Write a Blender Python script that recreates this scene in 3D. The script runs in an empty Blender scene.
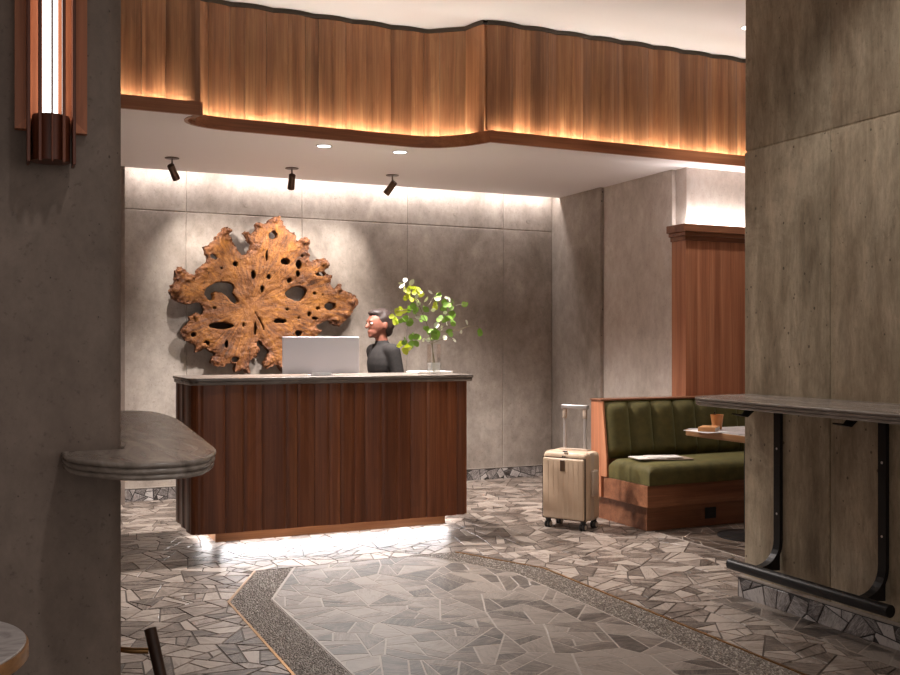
import bpy, bmesh, math, random
from mathutils import Vector, Matrix, noise as mnoise
from mathutils.geometry import tessellate_polygon
PI = math.pi
random.seed(7)
scene = bpy.context.scene
C = scene.collection

# ------------------------------------------------------------------ camera, world, exposure
YAW = math.radians(24.5); FPX = 988.0; HOR = 345.0; EYE = 1.30
cam_d = bpy.data.cameras.new('camera'); cam = bpy.data.objects.new('camera', cam_d); C.objects.link(cam)
cam.location = (0, 0, EYE); cam.rotation_euler = (PI/2, 0, -YAW)
cam_d.sensor_width = 36; cam_d.lens = FPX/900*36; cam_d.shift_y = (HOR-337.5)/900
cam_d.clip_start = 0.05
scene.camera = cam
world = bpy.data.worlds.new('world'); scene.world = world; world.use_nodes = True
WORLD_COL = (0.97, 0.89, 0.83, 1); WORLD_STR = 0.62
world.node_tree.nodes['Background'].inputs[0].default_value = WORLD_COL
world.node_tree.nodes['Background'].inputs[1].default_value = WORLD_STR
vs = scene.view_settings
vs.view_transform = 'Standard'; vs.look = 'None'; vs.gamma = 1; vs.use_curve_mapping = False
vs.exposure = 0.56
# light levels (watts) of the room's lamps and the added ones
W_UPLIGHT = 120.0      # led in the fascia trough, emission strength
W_COVE = 13.0         # led along the back wall
W_DESK = 6.5         # led under the desk
W_COLUMN = 9.0       # led on top of the wooden partition
W_SPOT = 60.0         # adjustable spots on the soffit
W_DOWN = 320.0         # recessed downlights in the soffit
W_UPPER = 56.0        # seen and added downlights in the high ceiling

FX, FY = math.sin(YAW), math.cos(YAW)
RX, RY = math.cos(YAW), -math.sin(YAW)
def on_y(u, v, Y):
    "point of the plane at depth Y seen at photo coordinate"
    a = (u-450)/FPX; t = Y/(FY+a*RY)
    return Vector((t*(FX+a*RX), Y, EYE+t*(HOR-v)/FPX))
def proj(x, y, z):
    t = x*FX+y*FY
    if t < 0.1: return None
    return (450+FPX*(x*RX+y*RY)/t, HOR-FPX*(z-EYE)/t)

# ------------------------------------------------------------------ material helpers
MATS = {}
class NT:
    def __init__(s, name):
        s.m = bpy.data.materials.new(name); s.m.use_nodes = True
        s.t = s.m.node_tree; s.b = s.t.nodes['Principled BSDF']; MATS[name] = s.m
    def n(s, typ, **kw):
        nd = s.t.nodes.new(typ)
        for k, v in kw.items():
            if k.startswith('i_'):
                key = k[2:].replace('_', ' ')
                s.put(nd.inputs[key], v)
            else: setattr(nd, k, v)
        return nd
    def put(s, sock, v):
        if isinstance(v, bpy.types.NodeSocket): s.t.links.new(v, sock)
        else: sock.default_value = v
    def math(s, op, a, b=0.0, clamp=False):
        nd = s.t.nodes.new('ShaderNodeMath'); nd.operation = op; nd.use_clamp = clamp
        s.put(nd.inputs[0], a); s.put(nd.inputs[1], b); return nd.outputs[0]
    def mapping(s, vec, scale=(1,1,1), rot=(0,0,0), loc=(0,0,0)):
        nd = s.t.nodes.new('ShaderNodeMapping'); s.put(nd.inputs['Vector'], vec)
        nd.inputs['Scale'].default_value = scale; nd.inputs['Rotation'].default_value = rot; nd.inputs['Location'].default_value = loc
        return nd.outputs[0]
    def noise(s, vec, scale=5, detail=6, rough=.6, dist=0, w=None):
        nd = s.t.nodes.new('ShaderNodeTexNoise'); 
        if w is not None: nd.noise_dimensions = '4D'; s.put(nd.inputs['W'], w)
        s.put(nd.inputs['Vector'], vec); nd.inputs['Scale'].default_value = scale; nd.inputs['Detail'].default_value = detail
        nd.inputs['Roughness'].default_value = rough; nd.inputs['Distortion'].default_value = dist
        return nd.outputs['Fac']
    def ramp(s, fac, stops, interp='LINEAR'):
        nd = s.t.nodes.new('ShaderNodeValToRGB'); s.put(nd.inputs[0], fac); cr = nd.color_ramp; cr.interpolation = interp
        while len(cr.elements) < len(stops): cr.elements.new(0.5)
        for e, (p, c) in zip(cr.elements, stops):
            e.position = p; e.color = tuple(c)+(1,) if len(c) == 3 else c
        return nd.outputs[0]
    def mix(s, fac, a, b, typ='MIX'):
        nd = s.t.nodes.new('ShaderNodeMix'); nd.data_type = 'RGBA'; nd.blend_type = typ
        s.put(nd.inputs[0], fac); s.put(nd.inputs[6], a if not isinstance(a, tuple) else (a+(1,) if len(a)==3 else a))
        s.put(nd.inputs[7], b if not isinstance(b, tuple) else (b+(1,) if len(b)==3 else b)); return nd.outputs[2]
    def bump(s, h, strength=.2, dist=.01):
        nd = s.t.nodes.new('ShaderNodeBump'); s.put(nd.inputs['Height'], h); nd.inputs['Strength'].default_value = strength
        nd.inputs['Distance'].default_value = dist; s.t.links.new(nd.outputs[0], s.b.inputs['Normal'])
    def set(s, col=None, rough=None, metal=None, spec=None, **kw):
        if col is not None: s.put(s.b.inputs['Base Color'], col+(1,) if isinstance(col, tuple) and len(col)==3 else col)
        if rough is not None: s.put(s.b.inputs['Roughness'], rough)
        if metal is not None: s.put(s.b.inputs['Metallic'], metal)
        if spec is not None: s.put(s.b.inputs['Specular IOR Level'], spec)
        for k, v in kw.items(): s.put(s.b.inputs[k], v)
        return s.m
    def pos(s): return s.n('ShaderNodeNewGeometry').outputs['Position']
    def obj(s): return s.n('ShaderNodeTexCoord').outputs['Object']
    def rnd(s): return s.n('ShaderNodeObjectInfo').outputs['Random']

def rgb(r, g, b):
    f = lambda c: (c/255/12.92) if c/255 <= .04045 else ((c/255+.055)/1.055)**2.4
    return (f(r), f(g), f(b))

def m_concrete(name, a, b, c, stretch=(1,1,1), scale=1.6, pits=True, rough=.62, panelvar=0.0, streaks=False, pitscale=20.0):
    n = NT(name); p = n.pos(); pm = n.mapping(p, scale=stretch)
    big = n.noise(pm, scale, 8, .62, .3)
    col = n.ramp(big, [(.30, a), (.52, b), (.72, c)])
    fine = n.noise(pm, scale*9, 8, .78)
    col = n.mix(.5, col, n.ramp(fine, [(.32, (.30,.30,.30)), (.68, (.72,.72,.72))]), 'OVERLAY')
    speck = n.noise(p, 60, 4, .7)
    col = n.mix(n.ramp(speck, [(.60, (0,0,0)), (.70, (.45,.45,.45))]), col, tuple(x*.45 for x in a))
    if streaks:
        sk = n.ramp(n.noise(n.mapping(p, scale=(14,14,1.6)), 1.0, 7, .7, .6), [(.46, (0,0,0)), (.68, (1,1,1))])
        col = n.mix(n.math('MULTIPLY', sk, .32), col, tuple(x*.55 for x in a))
        sp = n.ramp(n.noise(n.mapping(p, scale=(7,7,4)), 1.6, 8, .8, 1.0), [(.58, (0,0,0)), (.66, (1,1,1))])
        col = n.mix(n.math('MULTIPLY', sp, .38), col, tuple(x*.5 for x in a))
    # pale lime blooms with a shape of their own
    bl = n.ramp(n.noise(n.mapping(p, scale=(1,1,.8), loc=(3,1,2)), 1.1, 9, .72, .8), [(.56, (0,0,0)), (.64, (1,1,1))])
    col = n.mix(n.math('MULTIPLY', bl, .22), col, tuple(min(1, x*1.5) for x in c))
    if panelvar:
        r = n.rnd(); f = n.math('ADD', n.math('MULTIPLY', r, panelvar), 1-panelvar/2)
        col = n.mix(1.0, col, n.n('ShaderNodeCombineColor', i_Red=f, i_Green=f, i_Blue=f).outputs[0], 'MULTIPLY')
    h = n.math('MULTIPLY', fine, .4)
    if pits:
        v = n.n('ShaderNodeTexVoronoi', i_Scale=pitscale, i_Vector=n.mapping(p, scale=(1,1,.8)))
        sel = n.math('GREATER_THAN', n.n('ShaderNodeSeparateColor', i_Color=v.outputs['Color']).outputs[0], .5 if streaks else .68)
        sz = n.math('MULTIPLY', n.math('POWER', n.n('ShaderNodeSeparateColor', i_Color=v.outputs['Color']).outputs[1], 1.5), .2)
        pit = n.math('MULTIPLY', n.math('LESS_THAN', v.outputs['Distance'], sz), sel)
        col = n.mix(n.math('MULTIPLY', pit, .75), col, tuple(x*.3 for x in a))
        h = n.math('SUBTRACT', h, pit)
    n.set(col, rough, 0, .35); n.bump(h, .35, .006); return n.m

def m_wood(name, dark, mid, light, axis='z', fine=1.0, rough=.38, var=.35, cathedral=True):
    n = NT(name); p = n.pos(); r = n.rnd(); w = n.math('MULTIPLY', r, 40.0)
    k = {'z': (14, 14, .55), 'x': (.55, 14, 14), 'y': (14, .55, 14)}[axis]
    pm = n.mapping(p, scale=k)
    g = n.noise(pm, 1.1, 5, .55, .25, w)
    k2 = {'z': (120, 120, 2.2), 'x': (2.2, 120, 120), 'y': (120, 2.2, 120)}[axis]
    g2 = n.noise(n.mapping(p, scale=k2), fine, 3, .6, 0, w)
    col = n.ramp(g, [(.28, dark), (.5, mid), (.74, light)])
    col = n.mix(.5, col, n.ramp(g2, [(.3, (.30,.30,.30)), (.7, (.70,.70,.70))]), 'OVERLAY')
    if cathedral:
        k3 = {'z': (7, 7, .8), 'x': (.8, 7, 7), 'y': (7, .8, 7)}[axis]
        g3 = n.noise(n.mapping(p, scale=k3), 1.0, 2, .5, .2, w)
        rings = n.math('SINE', n.math('MULTIPLY', g3, 75.0))
        col = n.mix(n.math('MULTIPLY', n.math('GREATER_THAN', rings, .55), .16), col, dark)
    f = n.math('ADD', n.math('MULTIPLY', r, var), 1-var/2)
    col = n.mix(1.0, col, n.n('ShaderNodeCombineColor', i_Red=f, i_Green=f, i_Blue=f).outputs[0], 'MULTIPLY')
    n.set(col, rough, 0, .4); n.bump(g2, .12, .002); return n.m

def m_plain(name, col, rough=.5, metal=0, spec=.5, **kw):
    n = NT(name); return n.set(col, rough, metal, spec, **kw)
def m_noisy(name, a, b, scale=30, rough=.5, metal=0, bump=0.0, **kw):
    n = NT(name); f = n.noise(n.obj(), scale, 5, .6)
    n.set(n.ramp(f, [(.35, a), (.65, b)]), rough, metal, .4, **kw)
    if bump: n.bump(f, bump, .004)
    return n.m
def m_emit(name, col, s):
    n = NT(name); n.set((0,0,0), .5); n.put(n.b.inputs['Emission Color'], col+(1,)); n.b.inputs['Emission Strength'].default_value = s; return n.m
def m_stone_pieces(name, a, b, c, rough=.42):
    n = NT(name); uv = n.n('ShaderNodeUVMap'); uv.uv_map = 'grain'
    tone = n.n('ShaderNodeAttribute', attribute_name='tone').outputs['Fac']
    st = n.noise(n.mapping(uv.outputs[0], scale=(7, 30, 1)), 1.3, 9, .74, 1.6)
    cl = n.noise(n.mapping(uv.outputs[0], scale=(4, 7, 1)), 1.0, 5, .6, .4)
    f = n.math('ADD', n.math('MULTIPLY', st, .75), n.math('MULTIPLY', cl, .35))
    f = n.math('ADD', f, n.math('MULTIPLY', n.math('SUBTRACT', tone, .5), .34))
    col = n.ramp(f, [(.36, a), (.52, b), (.70, c)])
    vein = n.ramp(n.noise(n.mapping(uv.outputs[0], scale=(2, 12, 1), loc=(5,3,0)), 1.3, 8, .75, 1.4), [(.47, (0,0,0)), (.5, (1,1,1)), (.53, (0,0,0))])
    col = n.mix(n.math('MULTIPLY', vein, .5), col, c)
    n.set(col, rough, 0, .45); return n.m
def m_marble(name, a, b, c, scale=(1,1,1), s=3.0, rough=.25):
    n = NT(name); p = n.pos(); st = n.noise(n.mapping(p, scale=scale), s, 8, .62, 1.2)
    col = n.ramp(st, [(.3, a), (.5, b), (.72, c)])
    n.set(col, rough, 0, .5); return n.m

M = MATS
m_concrete('concrete_back', rgb(122,110,100), rgb(163,151,141), rgb(184,173,163), (1,1,.7), 1.3, True, .6, .12)
m_concrete('concrete_left', rgb(112,97,88), rgb(130,115,105), rgb(144,129,119), (1,1,.6), 1.0, pitscale=46.0)
m_concrete('concrete_right', rgb(134,119,99), rgb(178,162,138), rgb(204,189,165), (3.0,3.0,.8), 2.3, streaks=True, pitscale=30.0)
m_concrete('plaster_side', rgb(186,174,164), rgb(204,192,183), rgb(218,207,199), (1,1,.6), 1.2, False, .55)
m_plain('ceiling_white', rgb(232,228,226), .8)
m_plain('soffit_white', rgb(246,238,236), .75)
m_wood('wood_fascia', rgb(112,72,45), rgb(150,103,68), rgb(180,134,92), 'z', var=.42)
m_wood('wood_lip', rgb(124,74,46), rgb(150,94,62), rgb(168,112,76), 'x', var=.1, cathedral=False)
m_wood('wood_desk', rgb(84,44,26), rgb(120,68,41), rgb(146,90,57), 'z', var=.30, rough=.34)
m_wood('wood_plinth', rgb(140,94,60), rgb(168,118,78), rgb(184,134,92), 'x', var=.1, cathedral=False)
m_wood('wood_booth', rgb(104,62,42), rgb(136,88,62), rgb(158,108,78), 'x', var=.2)
m_wood('wood_booth_upright', rgb(148,90,64), rgb(178,116,84), rgb(196,136,102), 'z', var=.14, cathedral=False)
m_wood('wood_sconce', rgb(146,80,48), rgb(184,110,72), rgb(204,132,92), 'z', var=.3)
m_wood('wood_fin', rgb(70,34,22), rgb(104,54,36), rgb(128,72,48), 'z', var=.2, cathedral=False)
m_wood('wood_dark', rgb(44,30,24), rgb(66,46,36), rgb(86,62,50), 'z', var=.1, cathedral=False)
m_wood('wood_table_edge', rgb(128,90,58), rgb(156,114,76), rgb(174,132,92), 'y', var=.1, cathedral=False)
m_marble('marble_ledge', rgb(114,104,97), rgb(146,135,126), rgb(176,165,156), (5,1.0,5), 3.2, .24)
m_marble('marble_counter', rgb(98,88,82), rgb(126,116,108), rgb(156,146,138), (1.0,5,5), 3.2, .26)
m_marble('marble_light', rgb(160,152,150), rgb(205,198,196), rgb(222,216,214), (3,6,3), 3.5, .22)
m_stone_pieces('stone_dark_joint', rgb(66,55,48), rgb(116,102,92), rgb(166,152,141))
m_stone_pieces('stone_light_joint', rgb(54,45,39), rgb(102,90,81), rgb(140,128,118))
m_stone_pieces('stone_dining', rgb(44,34,28), rgb(74,60,50), rgb(110,94,82))
m_stone_pieces('stone_baseboard', rgb(58,52,50), rgb(116,108,105), rgb(196,188,184))
m_noisy('grout_dark', rgb(78,66,58), rgb(90,78,69), 60, .6)
m_noisy('grout_light', rgb(150,138,128), rgb(164,152,142), 60, .5)
m_noisy('grout_pebble', rgb(112,101,92), rgb(124,113,103), 60, .6)
m_noisy('grout_black', rgb(58,53,51), rgb(72,66,63), 60, .6)
n = NT('pebble'); tone = n.n('ShaderNodeAttribute', attribute_name='tone').outputs['Fac']
n.set(n.ramp(tone, [(0, rgb(104,93,84)), (.6, rgb(140,129,119)), (1, rgb(196,186,176))]), .3, 0, .6)
m_plain('brass', rgb(168,128,84), .35, 1)
m_plain('black_metal', rgb(40,37,36), .42, .6)
m_plain('bronze', rgb(92,70,56), .35, .8)
m_plain('gap_shade', rgb(66,54,40), .7)
m_plain('black_plastic', rgb(24,22,22), .5)
m_noisy('velvet', rgb(72,65,29), rgb(88,79,38), 14, .75, 0, .05, **{'Sheen Weight': .25, 'Sheen Roughness': .4})
M['velvet'].node_tree.nodes['Principled BSDF'].inputs['Sheen Tint'].default_value = (.55,.55,.25,1)
m_noisy('case_beige', rgb(200,172,146), rgb(208,182,155), 4, .42)
m_plain('case_trim', rgb(196,176,158), .4)
m_plain('case_metal', rgb(208,200,196), .3, .6)
m_plain('case_seam', rgb(86,68,52), .6)
m_plain('case_tag', rgb(82,58,42), .5)
m_plain('rubber', rgb(38,35,34), .6)
m_plain('wheel_hub', rgb(190,176,160), .4)
m_plain('screen_back', rgb(226,222,228), .38)
m_plain('screen_foot', rgb(244,242,244), .3)  # whiter than the shell: the foot's lit look is in the colour
m_plain('tray_white', rgb(224,218,214), .4)
m_plain('cup_amber', rgb(190,122,64), .45)
m_plain('spoon_dark', rgb(40,36,34), .35, .7)
m_noisy('book_tan', rgb(190,134,86), rgb(206,150,100), 20, .55)
m_noisy('paper', rgb(186,176,168), rgb(222,214,206), 26, .7)
m_noisy('paper_brown', rgb(132,112,96), rgb(150,130,112), 20, .7)
m_noisy('linen', rgb(206,200,198), rgb(226,222,220), 30, .8)
m_plain('skin', rgb(124,74,58), .55)
m_plain('hair', rgb(44,30,26), .6)
m_noisy('cloth_black', rgb(28,24,23), rgb(38,33,31), 40, .9)
m_noisy('cloth_trouser', rgb(40,36,36), rgb(54,48,47), 40, .8)
m_plain('eye_white', rgb(220,214,206), .3); m_plain('eye_dark', rgb(30,22,20), .2)
m_plain('leaf_lime', rgb(206,214,70), .45); m_plain('leaf_green', rgb(128,166,62), .45); m_plain('leaf_pale', rgb(226,228,206), .5)
m_plain('stem', rgb(110,98,66), .6)
n = NT('glass'); lw = n.n('ShaderNodeFresnel', i_IOR=1.45); tr = n.n('ShaderNodeBsdfTransparent'); gl = n.n('ShaderNodeBsdfGlossy', i_Roughness=.03); mx = n.n('ShaderNodeMixShader')
n.put(mx.inputs[0], n.math('MINIMUM', lw.outputs[0], .22)); n.put(mx.inputs[1], tr.outputs[0]); n.put(mx.inputs[2], gl.outputs[0]); n.put(n.t.nodes['Material Output'].inputs[0], mx.outputs[0])
n = NT('water'); tr = n.n('ShaderNodeBsdfTransparent'); gl = n.n('ShaderNodeBsdfPrincipled'); gl.inputs['Base Color'].default_value = (.82,.82,.78,1); gl.inputs['Roughness'].default_value = .05; mx = n.n('ShaderNodeMixShader')
mx.inputs[0].default_value = .42; n.put(mx.inputs[1], tr.outputs[0]); n.put(mx.inputs[2], gl.outputs[0]); n.put(n.t.nodes['Material Output'].inputs[0], mx.outputs[0])
m_emit('lamp_white', (1, .95, .9), 2.6); m_emit('lamp_disc', (1, .96, .93), 6.0); m_emit('led_dim', (1,.9,.8), 3.0)
# burl / root wood
n = NT('root_wood'); p = n.obj()
cx = n.n('ShaderNodeSeparateXYZ', i_Vector=p)
ang = n.math('ARCTAN2', cx.outputs[2], cx.outputs[0])
rad = n.math('SQRT', n.math('ADD', n.math('POWER', cx.outputs[0], 2.0), n.math('POWER', cx.outputs[2], 2.0)))
vec = n.n('ShaderNodeCombineXYZ', i_X=n.math('MULTIPLY', ang, 9.0), i_Y=n.math('MULTIPLY', rad, 2.2), i_Z=cx.outputs[1]).outputs[0]
g = n.noise(vec, 1.6, 8, .7, 1.2); g2 = n.noise(p, 5.5, 8, .66, .6)
col = n.ramp(n.math('ADD', n.math('MULTIPLY', g, .55), n.math('MULTIPLY', g2, .5)), [(.38, rgb(46,24,11)), (.49, rgb(106,61,24)), (.66, rgb(158,102,40))])
edge = n.n('ShaderNodeAttribute', attribute_name='bark').outputs['Fac']
col = n.mix(n.math('MULTIPLY', edge, .8), col, n.ramp(n.noise(p, 26, 6, .75), [(.40, rgb(50,25,15)), (.50, rgb(104,60,36)), (.62, rgb(158,106,72))]))
ln = n.ramp(n.noise(vec, 2.4, 6, .65, 1.6), [(.44, (0,0,0)), (.47, (1,1,1)), (.50, (0,0,0))])
col = n.mix(n.math('MULTIPLY', ln, .7), col, rgb(46,22,12))
vv = n.n('ShaderNodeTexVoronoi', i_Scale=26.0, i_Vector=p)
pit = n.math('MULTIPLY', n.math('LESS_THAN', vv.outputs['Distance'], .2), n.math('GREATER_THAN', n.n('ShaderNodeSeparateColor', i_Color=vv.outputs['Color']).outputs[0], .7))
col = n.mix(n.math('MULTIPLY', pit, .7), col, rgb(58,28,16))
n.set(col, .5, 0, .35); n.bump(n.math('SUBTRACT', n.noise(p, 24, 6, .7), n.math('MULTIPLY', pit, .6)), .9, .02)
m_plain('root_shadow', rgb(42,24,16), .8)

# ------------------------------------------------------------------ mesh helpers
def link(o, parent=None):
    C.objects.link(o)
    if parent is not None: o.parent = parent
    return o
def tag(o, label=None, cat=None, group=None, kind=None):
    if label: o['label'] = label
    if cat: o['category'] = cat
    if group: o['group'] = group
    if kind: o['kind'] = kind
    return o
def empty(name, loc, rz=0, label=None, cat=None, group=None):
    o = bpy.data.objects.new(name, None); o.location = loc; o.rotation_euler = (0,0,rz); o.empty_display_size = .1
    link(o); return tag(o, label, cat, group)
def mo(name, V, F, mat, parent=None, smooth=False, loc=None):
    me = bpy.data.meshes.new(name); me.from_pydata([tuple(v) for v in V], [], F); me.update()
    me.materials.append(M[mat])
    if smooth:
        for pl in me.polygons: pl.use_smooth = True
    o = bpy.data.objects.new(name, me)
    if loc: o.location = loc
    return link(o, parent)
def from_bm(name, bm, mat, parent=None, smooth=False, loc=None, fix=True):
    if fix: bmesh.ops.recalc_face_normals(bm, faces=bm.faces)
    me = bpy.data.meshes.new(name); bm.to_mesh(me); bm.free(); me.materials.append(M[mat])
    if smooth:
        for pl in me.polygons: pl.use_smooth = True
        me.set_sharp_from_angle(angle=math.radians(40))
    o = bpy.data.objects.new(name, me)
    if loc: o.location = loc
    return link(o, parent)
def bm_box(x0,x1,y0,y1,z0,z1,bev=0,seg=2,bm=None,rot=None):
    b = bmesh.new()
    r = bmesh.ops.create_cube(b, size=1)
    for v in b.verts: v.co = Vector(((x0+x1)/2+v.co.x*(x1-x0), (y0+y1)/2+v.co.y*(y1-y0), (z0+z1)/2+v.co.z*(z1-z0)))
    if bev: bmesh.ops.bevel(b, geom=b.edges[:], offset=bev, segments=seg, profile=.5, affect='EDGES')
    if bm is None: return b
    me = bpy.data.meshes.new('t'); b.to_mesh(me); b.free(); bm.from_mesh(me); bpy.data.meshes.remove(me); return bm
def box(name, x0,x1,y0,y1,z0,z1, mat, parent=None, bev=0, seg=2):
    return from_bm(name, bm_box(x0,x1,y0,y1,z0,z1,bev,seg), mat, parent, smooth=bev > 0 and seg > 1)
def tube_geo(pts, r, seg=10, caps=True):
    pts = [Vector(p) for p in pts]; rs = r if isinstance(r, (list, tuple)) else [r]*len(pts)
    V, F = [], []; up = None
    for i, p in enumerate(pts):
        d = (pts[min(i+1, len(pts)-1)]-pts[max(i-1, 0)]).normalized()
        if up is None: up = d.orthogonal().normalized()
        up = (up-d*up.dot(d)).normalized(); s = d.cross(up)
        for k in range(seg):
            a = 2*PI*k/seg; V.append(p+(up*math.cos(a)+s*math.sin(a))*rs[i])
    for i in range(len(pts)-1):
        for k in range(seg):
            F.append((i*seg+k, i*seg+(k+1)%seg, (i+1)*seg+(k+1)%seg, (i+1)*seg+k))
    if caps: F.append(tuple(range(seg-1, -1, -1))); F.append(tuple(range((len(pts)-1)*seg, len(pts)*seg)))
    return V, F
def tube(name, pts, r, mat, parent=None, seg=10):
    V, F = tube_geo(pts, r, seg); o = mo(name, V, F, mat, parent, True)
    o.data.set_sharp_from_angle(angle=math.radians(50)); return o
def lathe(name, prof, mat, parent=None, seg=32, loc=None, smooth=True, close=True):
    V, F = [], []
    for r, z in prof:
        for k in range(seg): a = 2*PI*k/seg; V.append((r*math.cos(a), r*math.sin(a), z))
    for i in range(len(prof)-1):
        for k in range(seg): F.append((i*seg+k, i*seg+(k+1)%seg, (i+1)*seg+(k+1)%seg, (i+1)*seg+k))
    if close: F.append(tuple(range(seg-1,-1,-1))); F.append(tuple(range((len(prof)-1)*seg, len(prof)*seg)))
    o = mo(name, V, F, mat, parent, smooth, loc); o.data.set_sharp_from_angle(angle=math.radians(40)); return o
def outline_normals(P):
    n = len(P); out = []
    for i in range(n):
        a, b = P[i-1], P[(i+1) % n]; d = (b[0]-a[0], b[1]-a[1]); l = math.hypot(*d) or 1
        out.append((d[1]/l, -d[0]/l))      # outward for counter-clockwise outline
    return out
def loft(name, P, prof, mat, parent=None, smooth=True, loc=None):
    "outline P (ccw, plan) swept through profile [(inset, z)...] from top to bottom"
    N = outline_normals(P); V, F = [], []; n = len(P)
    for ins, z in prof:
        for (x, y), (nx, ny) in zip(P, N): V.append((x-nx*ins, y-ny*ins, z))
    for i in range(len(prof)-1):
        for k in range(n): F.append((i*n+k, (i+1)*n+k, (i+1)*n+(k+1)%n, i*n+(k+1)%n))
    F.append(tuple(range(n))); F.append(tuple(range(len(prof)*n-1, (len(prof)-1)*n-1, -1)))
    o = mo(name, V, F, mat, parent, smooth, loc); o.data.set_sharp_from_angle(angle=math.radians(50))
    for pl in list(o.data.polygons)[-2:]: pl.use_smooth = False
    return o
def round_poly(P, R, seg=8):
    "round the corners of a ccw polygon; R number or list"
    n = len(P); out = []
    for i in range(n):
        r = R[i] if isinstance(R, (list, tuple)) else R
        p = Vector(P[i]); a = (Vector(P[i-1])-p); b = (Vector(P[(i+1) % n])-p)
        if r <= 1e-6: out.append(tuple(p)); continue
        la, lb = a.length, b.length; a.normalize(); b.normalize(); r = min(r, la*.49, lb*.49)
        for k in range(seg+1):
            t = k/seg; q = (p+a*r)*(1-t)**2+p*2*t*(1-t)+(p+b*r)*t*t; out.append(tuple(q))
    return out
def ellipsoid(c, r, seg=16, rings=10):
    V, F = [], []; c = Vector(c)
    for i in range(rings+1):
        th = PI*i/rings
        for k in range(seg):
            a = 2*PI*k/seg; V.append(c+Vector((r[0]*math.sin(th)*math.cos(a), r[1]*math.sin(th)*math.sin(a), r[2]*math.cos(th))))
    for i in range(rings):
        for k in range(seg): F.append((i*seg+k, (i+1)*seg+k, (i+1)*seg+(k+1)%seg, i*seg+(k+1)%seg))
    return V, F
def capsule(p1, r1, p2, r2, seg=12):
    p1, p2 = Vector(p1), Vector(p2); d = (p2-p1).normalized(); pts = []; rs = []
    for k in range(5): a = PI/2*k/4; pts.append(p1-d*r1*math.cos(a)); rs.append(max(1e-4, r1*math.sin(a)))
    for k in range(5): a = PI/2*k/4; pts.append(p2+d*r2*math.sin(a)); rs.append(max(1e-4, r2*math.cos(a)))
    return tube_geo(pts, rs, seg)
def union(name, parts, voxel, smooth_it, mat, parent=None, loc=None, displace=None):
    "grow many closed shapes together into one continuous surface"
    V, F = [], []
    for v, f in parts:
        o = len(V); V += [tuple(q) for q in v]; F += [tuple(i+o for i in ff) for ff in f]
    me = bpy.data.meshes.new('tmp'); me.from_pydata(V, [], F); me.update()
    o = bpy.data.objects.new('tmp', me); C.objects.link(o)
    md = o.modifiers.new('r', 'REMESH'); md.mode = 'VOXEL'; md.voxel_size = voxel
    if smooth_it: ms = o.modifiers.new('s', 'SMOOTH'); ms.factor = .5; ms.iterations = smooth_it
    dg = bpy.context.evaluated_depsgraph_get(); new = bpy.data.meshes.new_from_object(o.evaluated_get(dg))
    bpy.data.objects.remove(o); bpy.data.meshes.remove(me)
    new.name = name
    bm = bmesh.new(); bm.from_mesh(new); left = set(bm.verts); best = set()
    while left:
        st_ = [left.pop()]; isl = set(st_)
        while st_:
            v = st_.pop()
            for e in v.link_edges:
                w = e.other_vert(v)
                if w in left: left.remove(w); isl.add(w); st_.append(w)
        if len(isl) > len(best): best = isl
    drop = [v for v in bm.verts if v not in best]
    if drop: bmesh.ops.delete(bm, geom=drop, context='VERTS')
    bm.to_mesh(new); bm.free()
    if displace:
        new.update()
        nn = [v.normal.copy() for v in new.vertices]
        for v, q in zip(new.vertices, nn): v.co += q*displace(v.co)
    for pl in new.polygons: pl.use_smooth = True
    new.materials.clear(); new.materials.append(M[mat])
    ob = bpy.data.objects.new(name, new)
    if loc: ob.location = loc
    return link(ob, parent)
def area_light(name, loc, sx, sy, power, col, rot, parent=None):
    d = bpy.data.lights.new(name, 'AREA'); d.shape = 'RECTANGLE'; d.size = sx; d.size_y = sy; d.energy = power; d.color = col
    o = bpy.data.objects.new(name, d); o.location = loc; o.rotation_euler = rot; return link(o, parent)
def spot_light(name, loc, target, power, col, ang, blend, radius=.02, parent=None):
    d = bpy.data.lights.new(name, 'SPOT'); d.energy = power; d.color = col; d.spot_size = math.radians(ang); d.spot_blend = blend; d.shadow_soft_size = radius
    o = bpy.data.objects.new(name, d); o.location = loc
    o.rotation_euler = (Vector(target)-Vector(loc)).to_track_quat('-Z', 'Y').to_euler(); return link(o, parent)

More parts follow.
